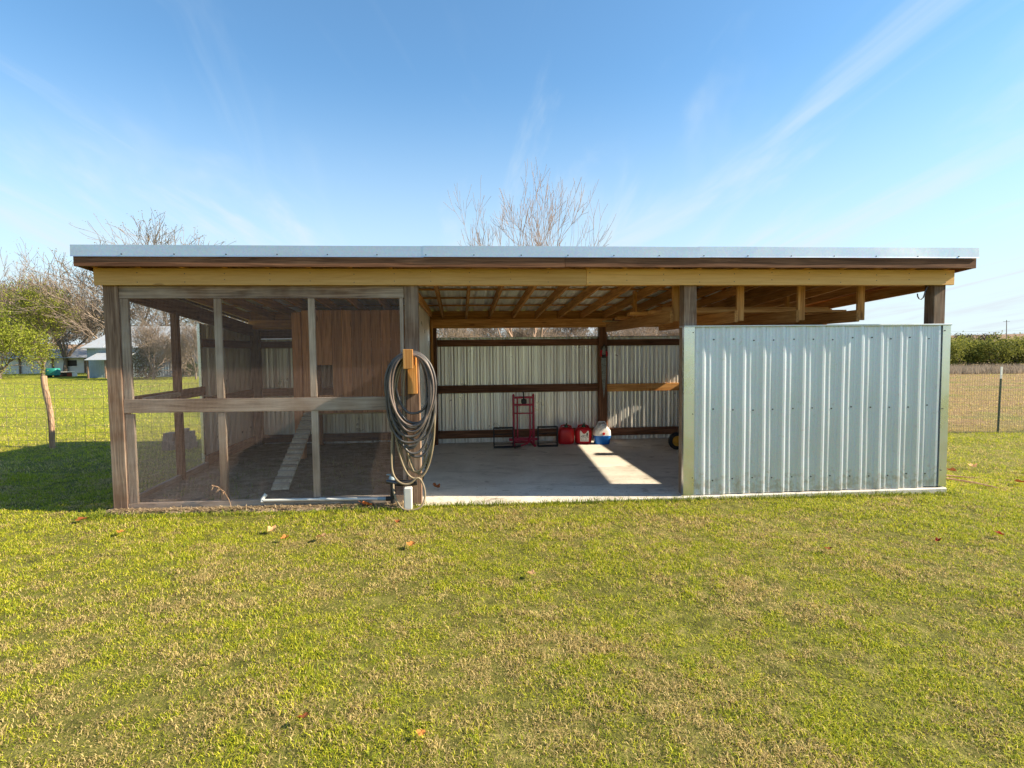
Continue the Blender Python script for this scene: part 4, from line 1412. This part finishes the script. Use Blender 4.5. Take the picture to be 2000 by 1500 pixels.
# green trees on the left
GC = lambda a_, b_: mixcol((0.12, 0.15, 0.02), (0.38, 0.40, 0.06), np.clip(0.65 * a_ + 0.35 * b_, 0, 1))
segD, tipD = grow(51, 8.4, 0.16, 1.0, 5, [6, 4, 4, 3, 3], [0.6, 0.55, 0.5, 0.5], 0.10, 0.16, ratio=0.72, first=2.4, minr=0.016)
r_ = np.random.default_rng(6)
tree('green_tree', 'sparse green tree with dark limbs standing behind the cedar post', 'tree', place(84, 739, 52), segD, BARK, BARK,
     leaf_cloud(tipD[r_.random(len(tipD)) < .6], 24, (.30, .30, .22), .085, GC, 8))
segE, tipE = grow(64, 5.9, 0.15, 0.7, 5, [7, 4, 4, 3, 3], [0.85, 0.6, 0.55, 0.5], 0.05, 0.15, ratio=0.74, first=2.7, minr=0.016)
tree('green_tree', 'dense bright yellow green tree at the left edge of the picture', 'tree', place(0, 741, 46), segE, BARK, BARK,
     leaf_cloud(tipE[r_.random(len(tipE)) < .8], 26, (.34, .34, .26), .085, lambda a_, b_: mixcol((0.12, 0.17, 0.02), (0.40, 0.42, 0.06), np.clip(.6 * a_ + .4 * b_, 0, 1)), 9))


# dark evergreen by the barn
def blob_centers(n, rx, ry, rz, z0, seed, cone=0.0):
    q = np.random.default_rng(seed)
    d_ = q.normal(0, 1, (n, 3)); d_ /= np.linalg.norm(d_, axis=1, keepdims=True)
    r__ = q.random((n, 1)) ** 0.4
    p = d_ * r__
    sc3 = 1 - cone * (p[:, 2:3] * .5 + .5)
    return np.concatenate([p[:, :1] * rx * sc3, p[:, 1:2] * ry * sc3, z0 + p[:, 2:3] * rz], 1)


def bushy(name, label, cat, loc, cen, per, sig, size, colf, seed, stem_h, stem_r, group=None, nst=5):
    t = thing(name, loc, label, cat, group)
    q = random.Random(seed)
    sg = []
    for k in range(nst):
        p = Vector((0, 0, -0.1)); d = Vector((q.uniform(-.5, .5), q.uniform(-.5, .5), 1)).normalized()
        for i in range(4):
            d2 = (d + Vector((q.gauss(0, .15), q.gauss(0, .15), 0))).normalized()
            p2 = p + d2 * stem_h / 4
            sg.append((*p, *p2, stem_r * (1 - i * .2), stem_r * (.8 - i * .2), 1)); p = p2
    V, T = seg_mesh(sg, 5)
    npmesh('stems', V, T, BARK, None, t)
    V, T, c = leaf_cloud(cen, per, sig, size, colf, seed)
    npmesh('foliage', V, T, LEAFM, c, t)
    return t


bushy('juniper', 'dark green juniper standing in front of the grey barn', 'tree', place(288, 737, 43), blob_centers(90, 1.15, 1.0, 1.6, 1.45, 2, .6), 26, (.2, .2, .22), .085,
      lambda a_, b_: mixcol((0.012, 0.03, 0.012), (0.06, 0.09, 0.022), np.clip(.5 * a_ + .5 * b_, 0, 1)), 3, 2.6, .05)
bushy('evergreen_bush', 'low dark evergreen bush right of the juniper', 'bush', place(372, 738, 46), blob_centers(50, 1.2, 1.0, .8, .8, 7, .3), 26, (.22, .22, .2), .085,
      lambda a_, b_: mixcol((0.015, 0.035, 0.012), (0.07, 0.10, 0.025), np.clip(.5 * a_ + .5 * b_, 0, 1)), 4, 1.2, .04)
bushy('green_tree', 'olive green leafy tree behind the barn, seen through the side of the run', 'tree', place(392, 737, 60), blob_centers(110, 3.0, 2.6, 3.4, 5.4, 9, .3), 26, (.4, .4, .4), .12,
      lambda a_, b_: mixcol((0.05, 0.06, 0.014), (0.20, 0.20, 0.055), np.clip(.5 * a_ + .5 * b_, 0, 1)), 5, 5.0, .12)

# mesquite brush across the field on the right
BCOL = lambda a_, b_: mixcol((0.055, 0.068, 0.018), (0.30, 0.31, 0.06), np.clip(.75 * a_ + .25 * b_, 0, 1))
protos = []
spots = [(1845, 52), (1868, 55), (1892, 53), (1916, 56), (1938, 52), (1962, 55), (1985, 53), (2010, 55), (2036, 53), (1856, 60), (1902, 61), (1950, 60), (1998, 61)]
words = ['left end of the row, half behind the metal wall', 'second from the metal wall', 'third from the metal wall', 'fourth from the metal wall', 'left of the steel fence post', 'behind the steel fence post',
         'right of the steel fence post', 'at the right edge of the picture', 'just outside the right edge', 'back row, nearest the metal wall', 'back row, second from the metal wall', 'back row, left of the steel post', 'back row, at the right edge']
for i, (u, t) in enumerate(spots):
    lab = 'yellow green bush across the field, ' + words[i]
    loc = place(u, 722, t * 0.98)
    if i < 3:
        b = bushy('brush_bush', lab, 'bush', loc, blob_centers(70, 1.75, 1.5, 1.15, 1.35, 20 + i), 34, (.25, .25, .22), .10, BCOL, 30 + i, 1.5, .05, 'brush bushes across the field', 9)
        protos.append(b)
    else:
        s_ = random.uniform(.9, 1.15)
        copy_thing(protos[i % 3], loc, i * 1.9, (s_, s_, s_ * random.uniform(.85, 1.0) * (1.1 if i > 8 else 1)), lab, 'brush bushes across the field')
# far trees on the rise
fb = bushy('far_tree', 'spreading dark tree on the far rise beside the right end of the shed', 'tree', place(1882, 668, 300), blob_centers(40, 6.0, 4, 2.0, 5.0, 41), 20, (.9, .9, .7), .5,
           lambda a_, b_: mixcol((0.05, 0.055, 0.04), (0.13, 0.13, 0.09), b_), 42, 4.5, .4)
copy_thing(fb, place(1928, 672, 290), 2, (.75, .75, 1.0), 'second dark tree on the far rise, left of the utility poles', None)
copy_thing(fb, place(1899, 672, 300), 4, (.4, .4, .5), 'smallest dark tree on the far rise, between the two larger ones', None)

# utility poles and wires
for (u, v0, v1, t, lab) in ((1966, 625, 672, 300, 'tallest utility pole on the far rise'), (1945, 648, 672, 520, 'short utility pole left of the tallest one'), (1981, 650, 672, 520, 'short utility pole right of the tallest one')):
    p0, p1 = ray_at(u, v1, t), ray_at(u, v0, t)
    pt = thing('utility_pole', (p0.x, p0.y, p0.z - 3), lab, 'pole', 'utility poles on the far rise')
    part(MB().tube([(p0.x, p0.y, p0.z - 3), p1], [0.24, 0.15], 8), 'pole', POLE, None, True, pt)
    part(MB().bar((p1.x - 1.0, p1.y + .9, p1.z - 0.8), (p1.x + 1.0, p1.y - .9, p1.z - 0.8), 0.12, 0.14), 'crossarm', POLE, None, False, pt)
for lab, dv_ in (('upper power line strung across the sky over the field', 645), ('lower power line strung across the sky over the field', 651)):
    pts = [ray_at(u, dv_ + (u - 1850) * .012 + 2.0 * math.sin((u - 1790) / 176 * 3.1), 300) for u in range(1790, 2160, 15)]
    o = MB().tube(pts, 0.035, 4, cap=False).build('power_line', STEEL)
    tag(o, lab, 'power line', 'power lines')

# ------------------------------------------------------------------ far buildings
p = place(172, 737, 46)
BX, BY = p[0], p[1]
barn = thing('barn', (BX + 4.8, BY + 2.5, 0), 'blue grey weathered barn with a tin roof seen left of and through the hen run', 'barn')
bp = lambda mb, n, m, lab=None: part(mb, n, m, lab, False, barn)
bw_ = bp(MB().box(BX, BX + 9.4, BY, BY + 5.0, -0.1, 2.42, 0.02), 'wall', PAINT_BG)
for k in range(46):
    part(MB().box(BX + 0.03 + k * 0.204, BX + 0.07 + k * 0.204, BY - 0.022, BY - 0.002, 0.1, 2.40, 0.004), 'batten', PAINT_BG, None, False, bw_)
rv = [(BX - .3, BY - .3, 2.36), (BX + 9.7, BY - .3, 2.36), (BX + 9.7, BY + 5.3, 2.36), (BX - .3, BY + 5.3, 2.36), (BX + 1.3, BY + 2.5, 4.15), (BX + 9.7, BY + 2.5, 4.15)]
rf_ = bp(MB().add(rv + [(x, y, z + .07) for x, y, z in rv], [(6, 7, 11, 10), (8, 9, 10, 11), (9, 6, 10), (7, 8, 11), (0, 1, 7, 6), (1, 2, 8, 7), (2, 3, 9, 8), (3, 0, 6, 9), (0, 4, 5, 1), (2, 5, 4, 3), (3, 4, 0), (1, 5, 2)]), 'roof', TIN)
for k in range(30):
    x0 = BX + 1.4 + k * 0.28
    part(MB().bar((x0, BY - .3, 2.445), (x0, BY + 2.48, 4.23), 0.03, 0.02), 'roof_seam', TIN, None, False, rf_)
pv = MB(); pv.bar((BX + .9, BY - .95, 1.72), (BX + .9 + 2.9, BY - .95, 1.72), 1.9, 0.05, (0, -.32, 1))
bp(pv, 'porch_roof', TIN)
for xx in (BX + 1.0, BX + 2.3, BX + 3.7):
    bp(MB().box(xx, xx + .1, BY - 1.75, BY - 1.65, 0, 1.48), 'porch_post', WM['oldz'])
bp(MB().box(BX + 1.5, BX + 2.5, BY - 0.045, BY - 0.024, 0.05, 1.6), 'door', DARKIN)

p = place(66, 735, 60)
WX, WY = p[0] - 6, p[1]
wb = thing('long_building', (WX + 14, WY + 2, 0), 'long low white building with a grey roof behind the trees on the left', 'building')
wq = lambda mb, n, m: part(mb, n, m, None, False, wb)
wq(MB().box(WX, WX + 29, WY, WY + 4, -0.1, 1.75, 0.02), 'wall', PAINT_WH)
wq(MB().bar((WX - .4, WY + 1.9, 2.1), (WX + 29.4, WY + 1.9, 2.1), 5.0, 0.06, (0, -.2, 1)), 'roof', TIN)
for k in range(9):
    xx = WX + 1.5 + k * 3.2
    wq(MB().box(xx, xx + .13, WY - .16, WY - .03, 0, 1.72), 'post', WM['oldz'])
for k in (2, 5):
    xx = WX + 3 + k * 3.2
    wq(MB().box(xx, xx + .9, WY - .05, WY - .003, .75, 1.35), 'window', DARKIN)

# teal tub and hutch
p = place(104, 737, 49)
tb = thing('teal_tub', p, 'teal green plastic tub standing on the lawn in front of the white building', 'tub')
part(MB().loft([superring(p[0], p[1], p[2] + z, a_, b_, 24, 4) for z, a_, b_ in ((.12, .40, .3), (.16, .46, .36), (.45, .48, .38), (.7, .47, .36), (.74, .43, .32))]), 'tub', TEAL, None, True, tb)
for s in (-.3, .3):
    part(MB().box(p[0] + s - .05, p[0] + s + .05, p[1] - .3, p[1] + .3, p[2] - .03, p[2] + .118), 'skid', DARKIN, None, False, tb)
p = place(130, 737, 50)
ht = thing('hutch', p, 'small dark red and white hutch right of the teal tub', 'hutch')
part(MB().box(p[0] - .55, p[0] + .45, p[1], p[1] + .5, p[2] - .05, p[2] + .36), 'box', RUSTRED, None, False, ht)
part(MB().box(p[0] - .62, p[0] + .62, p[1] - .06, p[1] + .56, p[2] + .362, p[2] + .41), 'lid', WHITE_P, None, False, ht)
part(MB().box(p[0] + .46, p[0] + .58, p[1], p[1] + .5, p[2] - .05, p[2] + .36), 'end_panel', WHITE_P, None, False, ht)
part(MB().box(p[0] - .45, p[0] + .05, p[1] - .022, p[1] - .002, p[2] + .04, p[2] + .3), 'opening', DARKIN, None, False, ht)


# ------------------------------------------------------------------ grass
def blades(n, x, y, h, w, lean, cols, seed, simple=False):
    q = np.random.default_rng(seed)
    z = gz(x, y)
    az = q.uniform(0, 2 * np.pi, n); fa = q.uniform(0, 2 * np.pi, n)
    ln = lean * q.uniform(.2, 1.0, n) * h
    dx, dy = np.cos(az), np.sin(az)
    wx, wy = np.cos(fa) * w * .5, np.sin(fa) * w * .5
    b = np.stack([x, y, z - 0.004], 1)
    W_ = np.stack([wx, wy, np.zeros(n)], 1)
    tip = b + np.stack([dx * ln, dy * ln, h * (1 - 0.35 * (ln / np.maximum(h, 1e-6)) ** 2)], 1)
    if simple:
        V = np.stack([b - W_, b + W_, tip], 1).reshape(-1, 3)
        T = np.arange(n * 3).reshape(-1, 3)
        return V, T, np.repeat(cols, 3, 0)
    mid = b + np.stack([dx * ln * .3, dy * ln * .3, h * .58], 1)
    V = np.stack([b - W_, b + W_, mid + W_ * .8, mid - W_ * .8, tip], 1).reshape(-1, 3)
    o = np.arange(n)[:, None] * 5
    T = np.concatenate([o + np.array([[0, 1, 2]]), o + np.array([[0, 2, 3]]), o + np.array([[3, 2, 4]])], 0)
    return V, T, np.repeat(cols, 5, 0)


def lawn_cols(x, y, q):
    n = len(x)
    g = np.array([0.18, 0.27, 0.012]); yg = np.array([0.66, 0.62, 0.045]); tan = np.array([0.72, 0.56, 0.235]); dk = np.array([0.22, 0.145, 0.06])
    patch = fbm(x, y, 1.1, 71) * .45 + fbm(x, y, 4.3, 81) * .55
    # drier in the trodden middle of the lawn, greener beside the shed and in the lee of it
    dry = np.clip((patch - 0.50) * 2.6 + (vnoise(x, y, 13, 17) - .5) * .7 + 0.30 + 0.25 * np.exp(-((x - 3.4) / 2.6) ** 2 - ((y + 3.1) / 1.8) ** 2) - 0.24 * np.exp(-((y + 0.4) / .9) ** 2), 0.10, 0.86)
    dry = np.where(y > 3.0, dry * 0.55, dry)
    dry = np.where((x > 8.5) & (y > 4.2), 0.82, dry)
    u = q.random(n); v = q.random(n)[:, None]
    c = np.where((u < dry)[:, None], tan * (.5 + .6 * v), g * (1 - v) + yg * v)
    c = np.where(((u > .93) & (dry > .3))[:, None], dk * (.7 + .6 * v), c)
    return c


def scatter(d0, d1, dens, seed, half=0.93, mar=1.4):
    """random ground points in the wedge the camera looks over, between two distances"""
    q = np.random.default_rng(seed)
    area = (half * (d1 ** 2 - d0 ** 2) + 2 * mar * (d1 - d0))
    n = int(area * dens)
    d = np.sqrt(q.uniform(d0 ** 2, d1 ** 2, n))
    s = q.uniform(-1, 1, n) * (half * d + mar)
    f2 = Vector((fw.x, fw.y)).normalized(); r2 = Vector((rt.x, rt.y))
    x = CAM[0] + f2.x * d + r2.x * s; y = CAM[1] + f2.y * d + r2.y * s
    return x, y, q


def off_shed(x, y):
    inside = (x > -0.02) & (x < 9.0) & (y > -0.06) & (y < 4.12)
    strip = (x > -0.03) & (x < 2.98) & (y > -0.12 - 0.05 * vnoise(x, y, 3, 4)) & (y < 0.0)
    return ~(inside | strip)


VV, TT, CC = [], [], []
off = 0


def push(V, T, c):
    global off
    VV.append(V); TT.append(T + off); CC.append(c); off += len(V)


for i, (d0, d1, dens, h, w, simple) in enumerate(((1.1, 3.3, 19000, .023, .0036, False), (3.3, 5.0, 13500, .025, .0041, False), (5.0, 7.5, 7500, .032, .0052, False),
                                                  (7.5, 12, 2600, .042, .009, True), (12, 22, 480, .05, .016, True), (22, 44, 60, .07, .028, True))):
    x, y, q = scatter(d0, d1, dens, 100 + i)
    k = off_shed(x, y)
    if d0 > 9:   # nothing of the ground behind the shed shows
        k &= (x < -0.5 + (y - 4) * -0.0) | (x > 9.0)
    cl = fbm(x, y, 9.0, 61)
    k &= q.random(len(x)) < np.clip(0.18 + 2.8 * (cl - 0.28), 0.15, 1)
    x, y = x[k], y[k]
    n = len(x)
    hs = h * q.uniform(.45, 1.25, n) * (0.45 + 0.5 * fbm(x, y, 2.3, 91) + 0.75 * fbm(x, y, 9.0, 61))
    V, T, c = blades(n, x, y, hs, w * q.uniform(.7, 1.2, n), 1.75, lawn_cols(x, y, q), 200 + i, simple)
    push(V, T, c)
TV = np.concatenate(VV)
grass = npmesh('lawn_grass', TV, np.concatenate(TT), GRASS, np.concatenate(CC))
tag(grass, 'short patchy green and straw coloured lawn grass around the shed', 'grass', kind='stuff')

# longer tufts along the slab, the posts and inside the run
VV, TT, CC, off = [], [], [], 0
q = np.random.default_rng(77)
xs = np.concatenate([q.uniform(3.0, 9.05, 2600), q.uniform(-.1, 2.9, 900), q.uniform(.1, 2.8, 1500), q.normal(-.05, .12, 260), q.uniform(9.0, 9.25, 500)])
ys = np.concatenate([-0.075 - np.abs(q.normal(0, .045, 2600)), -0.20 - np.abs(q.normal(0, .05, 900)), q.uniform(.1, 2.4, 1500), q.normal(-.16, .06, 260), q.uniform(-.1, 4, 500)])
keep = np.concatenate([np.ones(3500, bool), fbm(xs[3500:5000], ys[3500:5000], 2.5, 12) > .56, np.ones(760, bool)])
xs, ys = xs[keep], ys[keep]
hs = q.uniform(.02, .075, len(xs)) * (0.6 + .9 * fbm(xs, ys, 4, 13))
V, T, c = blades(len(xs), xs, ys, hs, np.full(len(xs), .006), .9, mixcol((.09, .15, .014), (.30, .33, .04), q.random((len(xs), 1))), 5)
inrun = np.repeat((xs > 0) & (xs < 2.95) & (ys > 0.05), 5)
V[inrun, 2] += 0.03
push(V, T, c)
tufts = npmesh('grass_tufts', TV if False else np.concatenate(VV), np.concatenate(TT), GRASS, np.concatenate(CC))
tag(tufts, 'longer grass tufts growing along the slab edge and in the hen run', 'grass', kind='stuff')

# straw and litter on the soil strip
VV, TT, CC, off = [], [], [], 0
n = 2600
xs = np.concatenate([q.uniform(0, 2.9, 1700), q.uniform(0.1, 2.9, 900)]); ys = np.concatenate([-0.03 - np.abs(q.normal(0, .06, 1700)), q.uniform(0.08, 2.6, 900)])
ang = q.uniform(0, 6.28, n); ln = q.uniform(.012, .05, n)
z = gz(xs, ys) + 0.028 + q.uniform(0, .012, n) + np.where(ys > .08, .03, 0)
d_ = np.stack([np.cos(ang) * ln, np.sin(ang) * ln, q.normal(0, .006, n)], 1); s_ = np.stack([-np.sin(ang) * .003, np.cos(ang) * .003, np.zeros(n)], 1)
c_ = np.stack([xs, ys, z], 1)
V = np.stack([c_ - d_ - s_, c_ + d_ - s_, c_ + d_ + s_, c_ - d_ + s_], 1).reshape(-1, 3)
ns = 420
xs2 = q.uniform(3.1, 6.0, ns); ys2 = np.abs(q.normal(0, .5, ns)) - .03; ys2[:60] = q.uniform(.3, 3.8, 60)
an2 = q.uniform(0, 6.28, ns); l2 = q.uniform(.006, .028, ns)
d2 = np.stack([np.cos(an2) * l2, np.sin(an2) * l2, np.zeros(ns)], 1); w2 = np.stack([-np.sin(an2) * .002, np.cos(an2) * .002, np.zeros(ns)], 1)
c2_ = np.stack([xs2, ys2, np.full(ns, .1035) + q.uniform(0, .003, ns)], 1)
V = np.concatenate([V, np.stack([c2_ - d2 - w2, c2_ + d2 - w2, c2_ + d2 + w2, c2_ - d2 + w2], 1).reshape(-1, 3)])
n += ns
lit = npmesh('straw_litter', V, np.arange(n * 4).reshape(-1, 4), DRYLEAF, np.repeat(mixcol((.18, .12, .07), (.55, .43, .26), q.random((n, 1))), 4, 0))
tag(lit, 'straw and dead grass littered over the hen run soil and the slab front', 'straw', kind='stuff')

# grey scrub strip at the far side of the right field
n = 9000
us = q.uniform(1780, 2120, n); ts = q.uniform(36, 44, n)
PT = np.array([tuple(ray_at(u_, 726, t_))[:2] for u_, t_ in zip(us, ts)])
hs = q.uniform(.15, .6, n)
V, T, c = blades(n, PT[:, 0], PT[:, 1], hs, np.full(n, .035), .45, mixcol((.20, .16, .12), (.40, .33, .25), q.random((n, 1))), 15, True)
weeds = npmesh('dry_weeds', V, T, GRASS, c)
tag(weeds, 'strip of grey dead weeds in front of the brush across the field', 'weeds', kind='stuff')

# bent seed stalk at the foot of the second stud
st = thing('seed_stalk', (1.12, -0.03, 0.13), 'bent straw coloured seed stalk at the foot of the screen', 'weed')
part(MB().tube([(1.15, -0.02, 0.13), (1.13, -0.025, 0.22), (1.09, -0.03, 0.30), (1.03, -0.035, 0.36), (0.97, -0.04, 0.375)], [.004, .0035, .003, .003, .002], 5), 'stem', CEDAR, None, True, st)
hd = MB()
for k in range(16):
    f = k / 15
    b_ = Vector((1.09 - .12 * f, -0.03, 0.30 + .08 * math.sin(f * 1.6)))
    hd.bar(b_, b_ + Vector((-.03 * math.cos(k), .02 * math.sin(k * 2), -.028 + .02 * math.sin(k * 3))), .005, .003, bev=0.0005)
part(hd, 'seed_head', CEDAR, None, False, st)


# ------------------------------------------------------------------ fallen leaves
def leaf_mesh(seed, size):
    q_ = random.Random(seed)
    pts = []
    n_ = 22
    for k in range(n_):
        t_ = 2 * math.pi * k / n_
        lob = 0.62 + 0.38 * abs(math.cos(2.5 * t_)) ** .8
        r__ = size * lob * q_.uniform(.85, 1.08) * (0.75 + .25 * math.cos(t_))
        pts.append((math.cos(t_) * r__, math.sin(t_) * r__ * .85))
    curl = q_.uniform(.5, 1.3)
    V = [(0, 0, 0.012)]
    for ring in (.5, 1.0):
        for a_, b_ in pts:
            x_, y_ = a_ * ring, b_ * ring
            V.append((x_, y_, 0.010 + curl * (y_ * y_) / size * .9 + .35 * curl * x_ * x_ / size + q_.uniform(-.004, .005)))
    T = []
    for k in range(n_):
        k2 = (k + 1) % n_
        T.append((0, 1 + k, 1 + k2))
        T.append((1 + k, 1 + n_ + k, 1 + n_ + k2)); T.append((1 + k, 1 + n_ + k2, 1 + k2))
    return np.array(V), np.array(T)


LV = [(-0.059, -0.356, 'flat brown leaf on the grass just left of the corner post', .085, 0), (0.524, -0.792, 'orange leaf on the lawn in front of the left end of the screen', .075, 1),
      (1.802, -0.853, 'pale orange leaf on the lawn in front of the chicken ramp', .085, 2), (1.985, -1.102, 'small orange leaf just below the pale one in front of the ramp', .06, 1),
      (2.283, -1.113, 'large pale orange leaf right of the small one on the lawn', .10, 2), (2.9, -0.787, 'small red brown leaf on the lawn below the hoses', .055, 0),
      (3.072, -1.405, 'orange leaf on the lawn below the middle post, farther out than the red brown one', .08, 1), (2.528, -0.13, 'big curled rusty brown leaf on the soil beside the white plastic post', .13, 0),
      (10.0, 0.956, 'rusty leaf on the grass beside the right end of the metal wall', .11, 0), (10.45, 1.129, 'pale pinkish leaf right of the rusty one by the metal wall', .11, 2),
      (8.071, -1.601, 'dark red leaf on the right side of the lawn', .06, 3), (7.432, -1.667, 'small dark red leaf left of the other dark red one', .05, 3),
      (6.377, -1.793, 'brown leaf on the lawn below the left part of the metal wall', .065, 0), (2.794, -3.589, 'brown leaf at the bottom edge of the picture left of the middle', .05, 0),
      (3.31, -3.722, 'rust coloured leaf at the very bottom of the lawn, nearest the camera', .04, 1), (10.2, 0.25, 'brown leaf on the grass by the pale sticks', .11, 0),
      (3.979, -2.051, 'pinkish brown leaf lying in the middle of the lawn', .06, 2), (3.2, 0.6, 'rusty leaf lying on the concrete slab beside the hoses', .10, 0)]
LC = [(0.30, 0.10, 0.035), (0.52, 0.22, 0.06), (0.66, 0.40, 0.19), (0.32, 0.035, 0.02)]
for i, (x, y, lab, s, ci) in enumerate(LV):
    V, T = leaf_mesh(300 + i, s * 0.8)
    qq = np.random.default_rng(i)
    cc_ = np.array(LC[ci])[None] * qq.uniform(.7, 1.2, (len(V), 1))
    o = npmesh('fallen_leaf', V, T, DRYLEAF, cc_, smooth=True)
    o.location = (x, y, float(gz(x, y)) + (0.03 if i != 7 else 0.035)); o.rotation_euler = (qq.normal(0, .12), qq.normal(0, .12), qq.uniform(0, 6.28))
    tag(o, lab, 'leaf', 'fallen leaves on the grass')

# pale sticks on the grass at the right
for i, (pts, lab) in enumerate((([(9.25, 0.80), (9.55, 0.52), (9.68, 0.28), (9.72, 0.05)], 'longer pale stick on the grass at the right end of the shed'),
                                ([(9.28, 0.92), (9.62, 0.72), (9.92, 0.55)], 'shorter pale stick behind the longer one at the right end of the shed'))):
    o = MB().tube([(x, y, float(gz(x, y)) + .03) for x, y in pts], [.012] * (len(pts) - 1) + [.006], 6).build('stick', CEDAR, None, True)
    tag(o, lab, 'stick', 'pale sticks on the grass')
